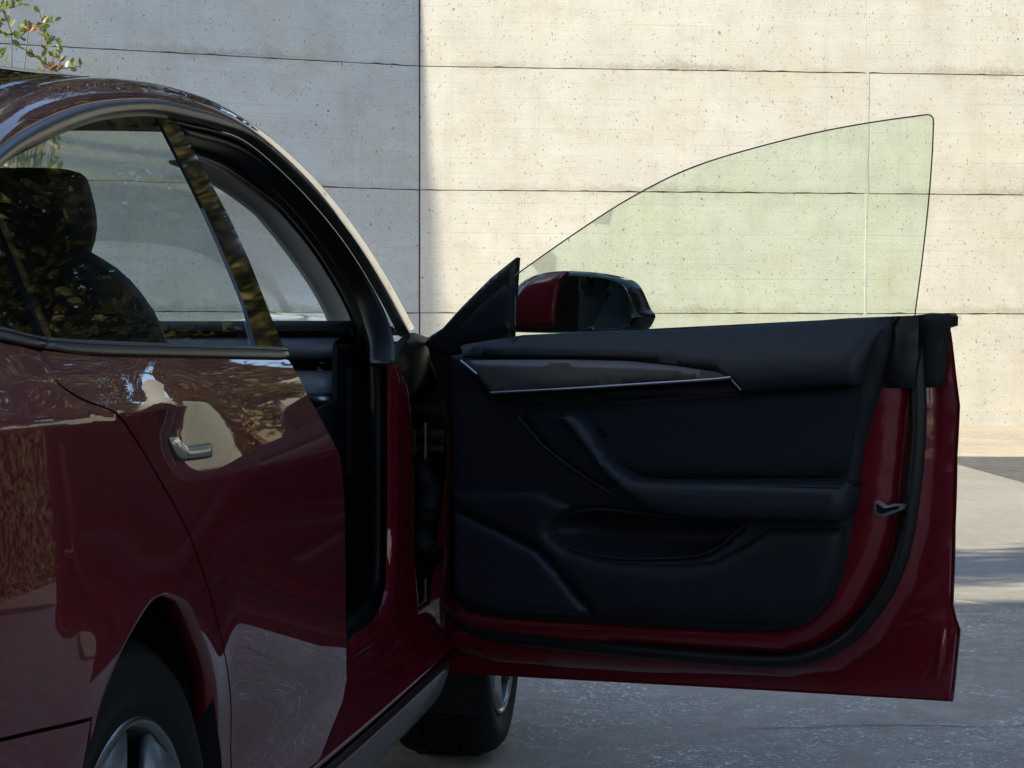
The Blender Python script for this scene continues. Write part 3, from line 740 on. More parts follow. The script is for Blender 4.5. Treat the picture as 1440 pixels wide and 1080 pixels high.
boxo('floor_pan', -1.72, -.14, -.6, 2.7, .20, .26, DARKIN, car)
boxo('bulkhead', -1.70, -.24, 2.62, 2.70, .2, 1.0, DARKIN, car)
boxo('centre_console', -1.02, -.82, 1.1, 2.4, .26, .62, DARKIN, car, bev=.03)
def seat(vc, uc, label=None):
    def rr(w_, d, z, u, r=.3):
        pts = []
        for k in range(24):
            th = 2 * math.pi * k / 24; c, s = math.cos(th), math.sin(th)
            x = math.copysign(abs(c) ** .5, c) * w_; y = math.copysign(abs(s) ** .6, s) * d
            pts.append(Vector((vc + x, uc + u + y, z)))
        return pts + [pts[0]]
    back = [rr(.05, .03, .50, -.0), rr(.24, .075, .52, -.0), rr(.25, .08, .70, -.04), rr(.255, .07, .90, -.10), rr(.235, .06, 1.02, -.13), rr(.185, .055, 1.10, -.15), rr(.13, .05, 1.14, -.16), rr(.11, .04, 1.15, -.16)]
    b_ = loft('seat_back', back, SEATM, car, smoothrows=3, sharp=80, caps=False)
    head = [rr(.05, .02, 1.115, -.16), rr(.115, .04, 1.13, -.16), rr(.135, .055, 1.18, -.165), rr(.13, .055, 1.235, -.175), rr(.115, .048, 1.268, -.18), rr(.06, .02, 1.275, -.18)]
    loft('headrest', head, SEATM, b_, smoothrows=3, sharp=80)
    cush = [rr(.05, .05, .36, .25), rr(.25, .27, .37, .25), rr(.26, .28, .45, .25), rr(.24, .26, .52, .26), rr(.05, .05, .525, .26)]
    loft('seat_cushion', cush, SEATM, b_, smoothrows=2, sharp=80)
SEATM = mat('seat_leatherette', (.010, .011, .012), rough=.55, spec=.25, bump=(500, .2, .001))
seat(-.545, 1.12); seat(-1.30, 1.12)
# rear bench and parcel shelf
loft('rear_bench', [[Vector((v, u, z)) for v in (-1.66, -1.2, -.92, -.6, -.24)] for (u, z) in ((.62, .40), (.64, .52), (.55, .55), (.12, .50), (.02, .62), (-.10, .90), (-.20, 1.02), (-.30, 1.00))], SEATM, car, thick=.02, smoothrows=3)
boxo('parcel_shelf', -1.66, -.24, -.78, -.26, .93, .96, DARKIN, car)
# inner skin of the rear door
sheet('door_inner', [(a * .96 + .01, max(.36, b - .02)) for a, b in rdpoly], side(-.085), DARKIN, rdoor, step=.08, thick=.01, tdir=INW)
# mirrored left side, bonnet, nose, tail
def mirside(name, poly, off=0, m=PAINT, thick=.02):
    return sheet(name, poly, lambda u, z: (2 * CTR - (fside(u, z) + off), u, z), m, car, step=.04, thick=thick, tdir=(1, 0, 0), analytic=True)
mirside('rear_quarter_panel', qpoly); mirside('rear_door', rdpoly, thick=.06)
mirside('rear_bumper_side', bpoly)
fdpoly = [(front[0][0] + .0, .345)] + [(a + .008, b) for a, b in front] + [(1.3, .985), (2.27, .985), (2.27, .36), (1.2, .345)]
mirside('driver_door', fdpoly, thick=.06)
mirside('driver_window', [(.86, 1.0), (1.0, 1.345), (1.3, 1.36), (1.7, 1.31), (2.05, 1.19), (2.24, 1.03), (2.25, 1.0)], -.006, GLASSW, .004)
mirside('rear_window', [(-.2, 1.0), (.05, 1.17), (.4, 1.285), (.7, 1.335), (.95, 1.345), (.83, 1.0)], -.006, GLASSW, .004)
mirside('sill_panel', [(.3, .33), (2.45, .34), (2.45, .20), (.3, .20)])
mirside('belt_moulding', [(-.86, 1.05), (-.2, 1.0), (.8, .995), (2.27, .99), (2.27, .975), (.8, .975), (-.2, .985), (-.86, 1.02)], .002, BLACKT)
# front fenders
fe = [(2.31, .36), (2.31, .97), (2.6, .955), (3.0, .90), (3.4, .80), (3.55, .72), (3.55, .45), (3.30, .42)] + [(2.885 + .375 * math.cos(R(a)), .335 + .385 * math.sin(R(a))) for a in range(12, 175, 9)] + [(2.49, .36)]
def ffen(u, z): return (fside(u, z) - .02 * max(0, u - 2.9) ** 2 - .35 * max(0, u - 3.2) ** 2, u, z)
sheet('front_fender', fe, ffen, PAINT, car, step=.035, thick=.02, tdir=INW, analytic=True)
sheet('front_fender', fe, lambda u, z: (2 * CTR - ffen(u, z)[0], u, z), PAINT, car, step=.05, thick=.02, tdir=(1, 0, 0), analytic=True)
rows = []
for k in range(15):
    s = 1 - 2 * k / 14
    row = []
    for j in range(16):
        u = 2.36 + 1.22 * j / 15; zt = pchip([2.3, 2.6, 3.0, 3.4, 3.62], [.978, .962, .905, .80, .70], u)
        hw = CARW + ffen(u, zt)[0] - .004
        row.append(Vector((CTR + hw * s, u + .10 * (1 - s * s) * (j / 15) + .0, zt + .045 * (1 - s ** 4))))
    rows.append(row)
loft('bonnet', rows, PAINT, car, thick=.01, sharp=80)
rows = []
for (z, du, sc) in ((.22, 0, .93), (.40, .08, 1), (.58, .07, 1), (.70, 0, .97)):
    rows.append([Vector((CTR + .80 * sc * math.sin(R(a)), 3.45 + du + .22 * math.cos(R(a)) ** .7 if abs(a) < 90 else 3.45, z)) for a in range(-90, 91, 10)])
loft('front_bumper', rows, PAINT, car, thick=.02, smoothrows=3, sharp=80)
rows = []
for (z, du, sc) in ((.24, 0, .95), (.45, -.06, 1), (.65, -.08, 1), (.85, -.05, .98), (1.0, .0, .92), (1.03, .12, .88)):
    rows.append([Vector((CTR + .84 * sc * math.sin(R(a)), -.82 + du - .16 * max(0, math.cos(R(a))) ** .7, z)) for a in range(-90, 91, 10)])
loft('tail_panel', rows, PAINT, car, thick=.02, smoothrows=3, sharp=80)
sheet('cowl_panel', [(-1.66, 2.3), (-.18, 2.3), (-.22, 2.45), (-.92, 2.80), (-1.62, 2.45)], lambda a, b: (a, b, .985), DARKIN, car, step=.2, thick=.01, tdir=(0, 0, -1))

# ------------------------------------------------------------------ ground
def gnd(px, py, z=0): Y = FPX * CAMZ / (py - HOR); return ((px - 720) / FPX * Y, Y)
def ground_mat(name, base, light, dark, speck=0, speckcol=(.5, .48, .42), scale=1, bumpd=.004, rough=.75):
    m = bpy.data.materials.new(name); m.use_nodes = True; N = m.node_tree.nodes; L = m.node_tree.links; b = N['Principled BSDF']
    b.inputs['Roughness'].default_value = rough; b.inputs['Specular IOR Level'].default_value = .35
    tc = N.new('ShaderNodeTexCoord')
    def noise(s, d=6, r=.6, dist=0):
        n = N.new('ShaderNodeTexNoise'); n.inputs['Scale'].default_value = s * scale; n.inputs['Detail'].default_value = d; n.inputs['Roughness'].default_value = r
        n.inputs['Distortion'].default_value = dist; L.new(tc.outputs['Object'], n.inputs['Vector']); return n.outputs[0]
    def ramp(src, a, b_): 
        r = N.new('ShaderNodeMapRange'); r.inputs[1].default_value = a; r.inputs[2].default_value = b_; L.new(src, r.inputs[0]); return r.outputs[0]
    def mix(f, a, b_):
        x = N.new('ShaderNodeMix'); x.data_type = 'RGBA'; L.new(f, x.inputs[0])
        for i, c in ((6, a), (7, b_)):
            if isinstance(c, tuple): x.inputs[i].default_value = (*c, 1)
            else: L.new(c, x.inputs[i])
        return x.outputs[2]
    big = ramp(noise(.9, 5, .65, .5), .35, .65); fine = ramp(noise(26, 8, .75), .35, .66)
    c = mix(big, dark, base); c = mix(fine, c, light) if False else mix(ramp(noise(9, 8, .7), .45, .75), c, light)
    c = mix(ramp(noise(130, 5, .8), .40, .62), c, dark) if False else c
    gr_ = N.new('ShaderNodeMix'); gr_.data_type = 'RGBA'; gr_.blend_type = 'MULTIPLY'; L.new(ramp(noise(140, 4, .8), .44, .56), gr_.inputs[0]); L.new(c, gr_.inputs[6]); gr_.inputs[7].default_value = (.70, .70, .70, 1); c = gr_.outputs[2]
    if speck:
        n1 = noise(75, 4, .7); n2 = ramp(noise(2.2, 5, .7), .42, .60)
        s1 = ramp(n1, .585, .61)
        mu = N.new('ShaderNodeMath'); mu.operation = 'MULTIPLY'; L.new(s1, mu.inputs[0]); L.new(n2, mu.inputs[1])
        m2 = N.new('ShaderNodeMath'); m2.operation = 'MULTIPLY'; m2.inputs[1].default_value = speck; L.new(mu.outputs[0], m2.inputs[0])
        c = mix(m2.outputs[0], c, speckcol)
    L.new(c, b.inputs['Base Color'])
    bp = N.new('ShaderNodeBump'); bp.inputs['Strength'].default_value = .6; bp.inputs['Distance'].default_value = bumpd
    L.new(noise(60, 6, .75), bp.inputs['Height']); L.new(bp.outputs[0], b.inputs['Normal'])
    return m
ASPH = ground_mat('worn_asphalt', (.34, .29, .232), (.43, .375, .31), (.26, .225, .183), speck=.95, speckcol=(.85, .82, .76))
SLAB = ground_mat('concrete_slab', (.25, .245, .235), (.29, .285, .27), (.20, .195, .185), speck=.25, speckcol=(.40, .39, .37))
GRAV = ground_mat('sandy_gravel', (.40, .36, .30), (.50, .46, .39), (.30, .27, .23), speck=.8, speckcol=(.12, .10, .085), scale=.7, bumpd=.02)
def flat(name, pts, z, m, th=.05):
    n = len(pts); V = [(x, y, z) for x, y in pts] + [(x, y, z - th) for x, y in pts]
    F = [list(range(n)), list(range(2 * n - 1, n - 1, -1))] + [[i, i + n, (i + 1) % n + n, (i + 1) % n] for i in range(n)]
    o = mk(name, V, F, m, None, False); tag(o, kind='structure'); return o
flat('ground', [(-300, -300), (300, -300), (300, 300), (-300, 300)], -.006, ASPH, .1)
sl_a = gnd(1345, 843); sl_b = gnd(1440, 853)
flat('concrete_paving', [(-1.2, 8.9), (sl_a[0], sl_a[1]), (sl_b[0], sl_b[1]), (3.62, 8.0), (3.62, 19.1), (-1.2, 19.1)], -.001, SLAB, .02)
DGR = ground_mat('dark_gravel', (.075, .077, .08), (.15, .15, .15), (.05, .052, .055), speck=.8, speckcol=(.22, .22, .22), scale=.7, bumpd=.02)
flat('asphalt_margin', [(3.62, 19.1), (3.62, 8.0), (9, 7.4), (9, 18.6)], -.002, DGR, .01)
flat('gravel_strip', [(-9, 19.1), (3.63, 19.1), (9.01, 18.6), (9.01, 7.4), (22, 7.6), (22, 40), (-9, 40)], -.002, GRAV, .01)

CRK = mat('crack', (.02, .02, .022), rough=1)
rnd = random.Random(9); cp = [gnd(px, py) for px, py in [(1040, 1024), (1110, 1021), (1180, 1019), (1250, 1017), (1300, 1018), (1390, 1020), (1470, 1019)]]
V = []; F = []; cp = densify(cp, .03, False)
for k, (x, y) in enumerate(cp):
    w_ = .0035 * math.sin(math.pi * (k + .5) / len(cp)) ** .5 * rnd.uniform(.4, 1.5); y += .006 * math.sin(k * .7) + rnd.uniform(-.003, .003)
    V += [(x, y - w_, -.0035), (x, y + w_, -.0035)]
for k in range(len(cp) - 1): F.append([2 * k, 2 * k + 2, 2 * k + 3, 2 * k + 1])
tag(mk('ground_crack', V, F, CRK, None, False), kind='structure')

# ------------------------------------------------------------------ walls
def concrete(name, tint=(1, 1, 1), nobump=False):
    m = bpy.data.materials.new(name); m.use_nodes = True; N = m.node_tree.nodes; L = m.node_tree.links; b = N['Principled BSDF']
    b.inputs['Roughness'].default_value = .85; b.inputs['Specular IOR Level'].default_value = .25
    tc = N.new('ShaderNodeTexCoord')
    def mp(s, off=(0, 0, 0)):
        q = N.new('ShaderNodeMapping'); q.inputs['Scale'].default_value = s; q.inputs['Location'].default_value = off
        L.new(tc.outputs['Object'], q.inputs['Vector']); return q.outputs[0]
    def noise(vec, s, d=6, r=.6, dist=0):
        n = N.new('ShaderNodeTexNoise'); n.inputs['Scale'].default_value = s; n.inputs['Detail'].default_value = d; n.inputs['Roughness'].default_value = r; n.inputs['Distortion'].default_value = dist
        L.new(vec, n.inputs['Vector']); return n.outputs[0]
    def ramp(src, a, b_, lo=0, hi=1):
        r = N.new('ShaderNodeMapRange'); r.inputs[1].default_value = a; r.inputs[2].default_value = b_; r.inputs[3].default_value = lo; r.inputs[4].default_value = hi; L.new(src, r.inputs[0]); return r.outputs[0]
    def math_(op, a, b_):
        x = N.new('ShaderNodeMath'); x.operation = op
        for i, c in ((0, a), (1, b_)):
            if isinstance(c, (int, float)): x.inputs[i].default_value = c
            else: L.new(c, x.inputs[i])
        return x.outputs[0]
    def mix(f, a, b_):
        x = N.new('ShaderNodeMix'); x.data_type = 'RGBA'
        if isinstance(f, float): x.inputs[0].default_value = f
        else: L.new(f, x.inputs[0])
        for i, c in ((6, a), (7, b_)):
            if isinstance(c, tuple): x.inputs[i].default_value = (*c, 1)
            else: L.new(c, x.inputs[i])
        return x.outputs[2]
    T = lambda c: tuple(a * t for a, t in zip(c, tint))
    big = ramp(noise(mp((1, 1, 1.4)), .8, 6, .6), .35, .68)
    c = mix(big, T((.405, .405, .40)), T((.485, .485, .475)))
    yel = ramp(noise(mp((1, 1, 1), (9, 3, 1)), 1.3, 5, .65), .50, .70, 0, .6)
    c = mix(yel, c, T((.44, .41, .30)))
    # board grain: long horizontal streaks
    gr = noise(mp((.35, .35, 26)), 2.2, 8, .72)
    c = mix(ramp(gr, .48, .74, 0, .42), c, T((.28, .27, .245)))
    gr2 = noise(mp((.16, .16, 60)), 1.6, 4, .6)
    line = ramp(gr2, .62, .72, 0, .5); c = mix(line, c, T((.22, .205, .18)))
    # pock holes: distorted, clustered
    vv = N.new('ShaderNodeTexVoronoi'); vv.inputs['Scale'].default_value = 9.5; vv.feature = 'F1'; vv.inputs['Randomness'].default_value = 1
    wn = N.new('ShaderNodeTexNoise'); wn.inputs['Scale'].default_value = 16; wn.inputs['Detail'].default_value = 3
    L.new(tc.outputs['Object'], wn.inputs['Vector'])
    va = N.new('ShaderNodeVectorMath'); va.operation = 'MULTIPLY_ADD'; va.inputs[1].default_value = (.09, .0, .09)
    sep = mp((1.5, .0, .95)); L.new(wn.outputs[1], va.inputs[0]); L.new(sep, va.inputs[2]); L.new(va.outputs[0], vv.inputs['Vector'])
    pr = N.new('ShaderNodeSeparateColor'); L.new(vv.outputs['Color'], pr.inputs[0])
    rad = math_('MULTIPLY', math_('POWER', pr.outputs[0], 4.0), .20)
    rad = math_('ADD', rad, .035)
    clus = ramp(noise(mp((1, 0, 1), (4, 0, 2)), 1.3, 4, .65), .42, .60)
    rad = math_('MULTIPLY', rad, clus)
    # voronoi distance is in scaled units
    pock = math_('LESS_THAN', vv.outputs['Distance'], rad)
    v3 = N.new('ShaderNodeTexVoronoi'); v3.inputs['Scale'].default_value = 24; L.new(va.outputs[0], v3.inputs['Vector'])
    p3 = N.new('ShaderNodeSeparateColor'); L.new(v3.outputs['Color'], p3.inputs[0])
    pk2 = math_('LESS_THAN', v3.outputs['Distance'], math_('MULTIPLY', math_('POWER', p3.outputs[1], 3.0), .24))
    pk = math_('MAXIMUM', pock, math_('MULTIPLY', pk2, .85))
    c = mix(math_('MULTIPLY', pk, .93), c, T((.055, .05, .042)))
    sz = N.new('ShaderNodeSeparateXYZ'); L.new(tc.outputs['Object'], sz.inputs[0])
    zw = math_('ADD', sz.outputs[2], math_('MULTIPLY', noise(mp((.6, .6, .6)), 1.2, 3, .5), .012))
    zb = math_('DIVIDE', zw, .172); fr = math_('FRACT', zb, 0)
    wn_ = N.new('ShaderNodeTexWhiteNoise'); wn_.noise_dimensions = '1D'; L.new(math_('FLOOR', zb, 0), wn_.inputs['W'])
    c = mix(math_('MULTIPLY', wn_.outputs[0], .16), c, T((.33, .325, .30)))
    bl = math_('MULTIPLY', math_('LESS_THAN', fr, .035), ramp(noise(mp((.8, .8, 6), (3, 1, 8)), 1.1, 5, .7), .44, .62, 0, .55))
    c = mix(bl, c, T((.20, .185, .155)))
    c = mix(ramp(noise(mp((1, 1, 1.6), (6, 2, 5)), 95, 3, .7), .50, .70, 0, .38), c, T((.25, .24, .21)))
    blo = ramp(noise(mp((1, 1, 1), (1, 5, 9)), 2.2, 8, .76), .46, .70, 0, .68)
    c = mix(ramp(noise(mp((5, 5, .25), (2, 2, 1)), 1.4, 6, .7), .52, .74, 0, .32), c, T((.27, .255, .22))); c = mix(blo, c, T((.31, .295, .255)))
    # dirt and crust along the joints
    sx = N.new('ShaderNodeSeparateXYZ'); L.new(tc.outputs['Object'], sx.inputs[0])
    wob = noise(mp((1, 1, 1), (2, 7, 3)), 3.2, 6, .7); wd = ramp(wob, .42, .70, .015, .20)
    dirt = None
    for z_ in JZ:
        dz = math_('ABSOLUTE', math_('SUBTRACT', sx.outputs[2], z_ + .03), 0)
        k = math_('SUBTRACT', 1.0, math_('MINIMUM', math_('DIVIDE', dz, wd), 1.0)); dirt = k if dirt is None else math_('MAXIMUM', dirt, k)
    dxx = math_('ABSOLUTE', sx.outputs[0], 0); k = math_('MULTIPLY', math_('SUBTRACT', 1.0, math_('MINIMUM', math_('DIVIDE', dxx, math_('ADD', math_('MULTIPLY', wd, .8), .05)), 1.0)), 1.1); dirt = math_('MAXIMUM', dirt, k)
    dirt = math_('MULTIPLY', dirt, ramp(noise(mp((1, 1, .2), (3, 3, 3)), .55, 4, .6), .36, .60, .12, 1.1))
    c = mix(math_('MULTIPLY', dirt, ramp(noise(mp((1, 1, 1)), 24, 6, .75), .36, .58, .30, 1.0)), c, T((.20, .18, .135)))
    # fine cement grain
    c = mix(ramp(noise(mp((1, 1, 1)), 60, 6, .7), .40, .62, 0, .34), c, T((.58, .56, .51)))
    L.new(c, b.inputs['Base Color'])
    if nobump: return m
    h = math_('SUBTRACT', math_('ADD', math_('MULTIPLY', gr, .35), math_('MULTIPLY', noise(mp((1, 1, 1)), 22, 6, .7), .4)), math_('MULTIPLY', pk, 1.5))
    bp = N.new('ShaderNodeBump'); bp.inputs['Strength'].default_value = .45; bp.inputs['Distance'].default_value = .008
    L.new(h, bp.inputs['Height']); L.new(bp.outputs[0], b.inputs['Normal'])
    return m
YC = 24.9; XC = (590 - 720) / FPX * YC
JZ = [CAMZ + (HOR - py) / FPX * YC for py in (440, 267, 93)]
CON = concrete('board_marked_concrete')
CON2 = concrete('board_marked_concrete_shade_tinted', tint=(.91, .98, 1.06), nobump=True)  # cool tint paints the blue of the shade into this wall's colour
JOINT = mat('joint_concrete', (.24, .215, .18), rough=.95, bump=(60, .6, .006), var=(14, .35))
STAIN = mat('joint_crust', (.30, .26, .19), rough=.95, bump=(60, .6, .006), var=(14, .35))
AR, AL = R(7.0), R(23.8)
YC = 24.9; XC = (590 - 720) / FPX * YC
def wall(name, ang, dirsign, cuts, zj, label, H=6.2, seed=1):
    """wall from the corner; local x along the wall, local y depth, z up"""
    e = empty(name, (XC, YC, 0), ang); rnd = random.Random(seed)
    tag(e, label, 'wall')
    x0, x1 = min(cuts), max(cuts)
    boxo('wall_core', x0 - (0 if dirsign > 0 else 0), x1, .030, .40, -.5, H, JOINT, e)
    cuts = sorted(cuts)
    for i in range(len(cuts) - 1):
        for j in range(len(zj) - 1):
            a, b = cuts[i] + (.006 if abs(cuts[i]) < .01 else .001), cuts[i + 1] - (.006 if abs(cuts[i + 1]) < .01 else .001); z0, z1 = zj[j] + .0045, zj[j + 1] - .0045
            nx = max(4, int((b - a) / .10)); nz = 3
            prow = (rnd.random() - .5) * .006; V = []; F = []
            # ragged panel outline: edges crumble a little
            bot = [(a + (b - a) * k / nx, z0 + rnd.choice((0, 0, 0, .003, .008, .014)) * rnd.random()) for k in range(nx + 1)]
            top = [(a + (b - a) * k / nx, z1 - rnd.choice((0, 0, .002, .006)) * rnd.random()) for k in range(nx + 1)]
            fy = prow; by = .029
            for (x, z) in bot: V += [(x, fy, z), (x, by, z)]
            for (x, z) in top: V += [(x, fy, z), (x, by, z)]
            m_ = 2 * (nx + 1)
            for k in range(nx):
                F += [[2 * k, 2 * k + 2, m_ + 2 * k + 2, m_ + 2 * k], [2 * k + 1, 2 * k, 2 * k + 2, 2 * k + 3][::-1], [m_ + 2 * k, m_ + 2 * k + 2, m_ + 2 * k + 3, m_ + 2 * k + 1][::-1]]
            F += [[0, m_, m_ + 1, 1], [2 * nx, 2 * nx + 1, m_ + 2 * nx + 1, m_ + 2 * nx]]
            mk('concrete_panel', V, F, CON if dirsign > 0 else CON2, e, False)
    if dirsign > 0:
        for cx_ in cuts[1:-1]:
            V = []; F = []; n = 24
            for k in range(n + 1):
                z = zj[0] + (H - zj[0]) * k / n; xc = cx_ + .011 * (z - 2.4) + rnd.uniform(-.004, .004); wd = rnd.uniform(.012, .026)
                V += [(xc - wd, .000, z), (xc - wd * .5, -.0015, z), (xc + wd * .5, -.0012, z), (xc + wd, .000, z)]
            for k in range(n): F += [[4 * k + j, 4 * k + j + 1, 4 * k + 5 + j, 4 * k + 4 + j] for j in range(3)]
            mk('joint_fin', V, F, CON, e, False)
    return e
# courses: joints sighted at y = 603 (base), 440, 269, 96 at the corner distance
def zc(py, Y=YC): return CAMZ + (HOR - py) / FPX * Y
zj = [-.35, zc(440), zc(267), zc(93), zc(93) + 1.40, zc(93) + 2.8]
zj = [-.35] + zj[1:5]
HW = zj[-1]
# vertical joint of the right wall at px 1220
xj = (1219 - 720) / FPX * (YC + .6) - XC; xj /= math.cos(AR)
wall('concrete_wall', AR, 1, [0.004, xj, 2 * xj, 3 * xj, 4 * xj], zj, 'long sunlit board-marked concrete retaining wall behind the open car door', H=HW, seed=3)
wall('concrete_wall', AL, -1, [-15.1, -10.05, -5.05, -.004], zj, 'shaded concrete retaining wall, blue of the shade tinted in, behind the car roof, meeting the sunlit wall', H=HW, seed=5)

# ------------------------------------------------------------------ unseen house on the left, added so its shade covers the yard
PLAST = mat('house_plaster', (.55, .50, .42), rough=.9, var=(1.5, .08), bump=(40, .4, .01))
ROOFM = mat('roof_tile', (.20, .09, .055), rough=.8, var=(4, .3))
WINM = mat('house_window_glass', (.02, .025, .03), rough=.05)
FRAMEM = mat('white_frame', (.7, .7, .68), rough=.5)
hs = empty('shade_house', (-11, 0, 0)); tag(hs, 'tall cream plaster house left of the car, outside the picture, added to shade the yard', 'house')
boxo('wall', -5, 4.4, -14, 1.0, -.2, 9.0, PLAST, hs)
V = []; F = []
V += [(-5.6, -14.6, 9.0), (5.0, -14.6, 9.0), (5.0, 1.3, 9.0), (-5.6, 1.3, 9.0), (-5.6, -14.6, 9.22), (5.0, -14.6, 9.22), (5.0, 1.3, 9.22), (-5.6, 1.3, 9.22), (-.3, -12, 10.2), (-.3, -2.5, 10.2)]
F += [[0, 3, 2, 1], [0, 1, 5, 4], [1, 2, 6, 5], [2, 3, 7, 6], [3, 0, 4, 7], [4, 5, 8], [5, 6, 9, 8], [6, 7, 9], [7, 4, 8, 9]]
mk('roof', V, F, ROOFM, hs, False)
for zz in (1.0, 4.0, 6.8):
    for yy in (-11, -8, -5, -2):
        wo = boxo('window', 4.40, 4.46, yy - .6, yy + .6, zz, zz + 1.4, FRAMEM, hs)
        boxo('pane', 4.46, 4.47, yy - .52, yy + .52, zz + .08, zz + 1.32, WINM, wo)

# ------------------------------------------------------------------ vegetation
def leafmat(name, c1, c2, trans=.35):
    m = bpy.data.materials.new(name); m.use_nodes = True; N = m.node_tree.nodes; L = m.node_tree.links; b = N['Principled BSDF']
    b.inputs['Roughness'].default_value = .45
    g = N.new('ShaderNodeNewGeometry'); x = N.new('ShaderNodeMix'); x.data_type = 'RGBA'
    L.new(g.outputs['Random Per Island'], x.inputs[0]); x.inputs[6].default_value = (*c1, 1); x.inputs[7].default_value = (*c2, 1)
    L.new(x.outputs[2], b.inputs['Base Color'])
    t = N.new('ShaderNodeBsdfTranslucent'); L.new(x.outputs[2], t.inputs[0])
    ms = N.new('ShaderNodeMixShader'); ms.inputs[0].default_value = trans
    L.new(b.outputs[0], ms.inputs[1]); L.new(t.outputs[0], ms.inputs[2]); L.new(ms.outputs[0], N['Material Output'].inputs[0])
    return m
LEAF1 = leafmat('tree_leaf', (.050, .056, .018), (.135, .115, .042))
BARK = mat('bark', (.11, .085, .06), rough=.95, bump=(20, .8, .02), var=(6, .3))
def leaf(V, F, p, d, up, L_, W_):
    d = d.normalized(); s = d.cross(up)
    if s.length < 1e-3: s = d.orthogonal()
    s.normalize(); n = s.cross(d); o = len(V)
    V += [p, p + d * L_ * .3 + s * W_ * .42 + n * L_ * .05, p + d * L_ * .7 + s * W_ * .42 + n * L_ * .05, p + d * L_, p + d * L_ * .7 - s * W_ * .42 + n * L_ * .05, p + d * L_ * .3 - s * W_ * .42 + n * L_ * .05]
    F += [[o, o + 1, o + 2, o + 3], [o, o + 3, o + 4, o + 5]]
def rv(rnd): 
    while True:
        v = Vector((rnd.uniform(-1, 1), rnd.uniform(-1, 1), rnd.uniform(-1, 1)))
        if 0 < v.length < 1: return v.normalized()
def tree(x, y, h, r, label, seed, n=9000, group=None, crown0=.3, ls=.16):
    rnd = random.Random(seed); e = empty('leafy_tree', (x, y, 0)); tag(e, label, 'tree', group)
    V = []; F = []
    def limb(a, b, r0, r1, seg=7):
        a = Vector(a); b = Vector(b); t = (b - a).normalized(); s = t.orthogonal().normalized(); q = t.cross(s); o = len(V)
        mid = a.lerp(b, .5) + s * rnd.uniform(-.06, .06) * (b - a).length
        for (p, rr) in ((a, r0), (mid, (r0 + r1) / 2), (b, r1)):
            for k in range(seg): th = 2 * math.pi * k / seg; V.append(p + s * math.cos(th) * rr + q * math.sin(th) * rr)
        for i in range(2):
            for k in range(seg): F.append([o + i * seg + k, o + i * seg + (k + 1) % seg, o + (i + 1) * seg + (k + 1) % seg, o + (i + 1) * seg + k])
    limb((0, 0, -.1), (0, 0, h * .45), .028 * h, .018 * h, 10)
    clumps = []
    for k in range(22):
        th = rnd.uniform(0, 6.28); zz = h * rnd.uniform(crown0 + .08, .93); t = (zz / h - crown0) / (1 - crown0)
        rad = r * rnd.uniform(.25, .8) * math.sin(math.pi * min(.95, max(.12, t * .8 + .2)))
        c = Vector((math.cos(th) * rad, math.sin(th) * rad, zz)); clumps.append((c, r * rnd.uniform(.28, .45)))
        st = Vector((0, 0, h * rnd.uniform(.25, .45))); limb(st, c, .010 * h, .004 * h, 5)
    mk('trunk', V, F, BARK, e, True)
    V2 = []; F2 = []
    for i in range(n):
        c, cr = rnd.choice(clumps); d = rv(rnd); p = c + Vector((d.x, d.y, d.z * .8)) * cr * rnd.uniform(.45, 1.05)
        leaf(V2, F2, p, (d + rv(rnd) * .9), Vector((0, 0, 1)), ls * rnd.uniform(.7, 1.3), ls * .6)
    me = bpy.data.meshes.new('crown'); me.from_pydata([tuple(v) for v in V2], [], F2); link('crown', me, LEAF1, e, False)
    return e
TR = [(9.8, 7.3, 13.0, 4.3), (13.6, 14.6, 12.0, 4.0), (6.8, 2.5, 11.0, 3.6), (14.6, 18.8, 7.5, 2.0), (7.15, 21.6, 7.5, 1.5), (13.5, 18.0, 8.5, 3.2), (12.5, 9.5, 8.0, 3.0), (16.5, 12.5, 9.0, 3.5), (10.5, 3.5, 7.5, 2.8), (13.0, -3.5, 8.5, 3.2), (19.0, 3.0, 9.5, 3.8)]
TL = ['great tree in the gravel right of the open door, outside the picture', 'high broad tree in the gravel before the sunlit wall, right of the picture', 'high tree beside the viewer, to the right of the car', 'leafy tree halfway along the long clipped hedge, right of the picture', 'slim bushy tree closest to the picture edge, before the sunlit wall', 'tall tree beyond the gravel strip, at the far right wall', 'rounded tree on the right side of the yard, level with the paving',
      'tallest tree behind the rounded one at the right', 'tree beside the car at the right edge of the yard', 'tree at the right, behind the viewer', 'wide tree furthest right of the car']
for i, (x, y, h, r) in enumerate(TR): tree(x, y, h, r, TL[i], 20 + i, group='trees along the right side of the yard', n=8000 if i > 4 else 15000, crown0=.15 if i not in (3, 4) else -.05, ls=.2)

tree(-6.6, 6.3, 6.0, 1.25, 'slender tree on the left of the yard, outside the picture, dappling the paving', 77, n=3200, crown0=.5, ls=.15)
HM = leafmat('hedge_leaf', (.010, .014, .006), (.024, .026, .010), .08); HM.node_tree.nodes['Principled BSDF'].inputs['Roughness'].default_value = .9
hdg = empty('clipped_hedge', (8.0, 20.5, 0)); tag(hdg, 'long clipped hedge before the right part of the sunlit wall, outside the picture', 'hedge')
boxo('branches', 2.8, 15.0, -.55, .55, 0, 3.0, mat('hedge_core', (.02, .022, .012), rough=1), hdg)
hd3 = empty('clipped_hedge', (6.0, 3.5, 0)); tag(hd3, 'low dark hedge at the right edge of the yard, added unseen to darken what the car side reflects', 'hedge')  # unseen hedge added so the car side reflects something dark
boxo('branches', -.35, .35, 0, 9.0, 0, 1.75, mat('hedge_core_dark', (.02, .022, .012), rough=1), hd3)
rnd = random.Random(12); VL, FL = [], []
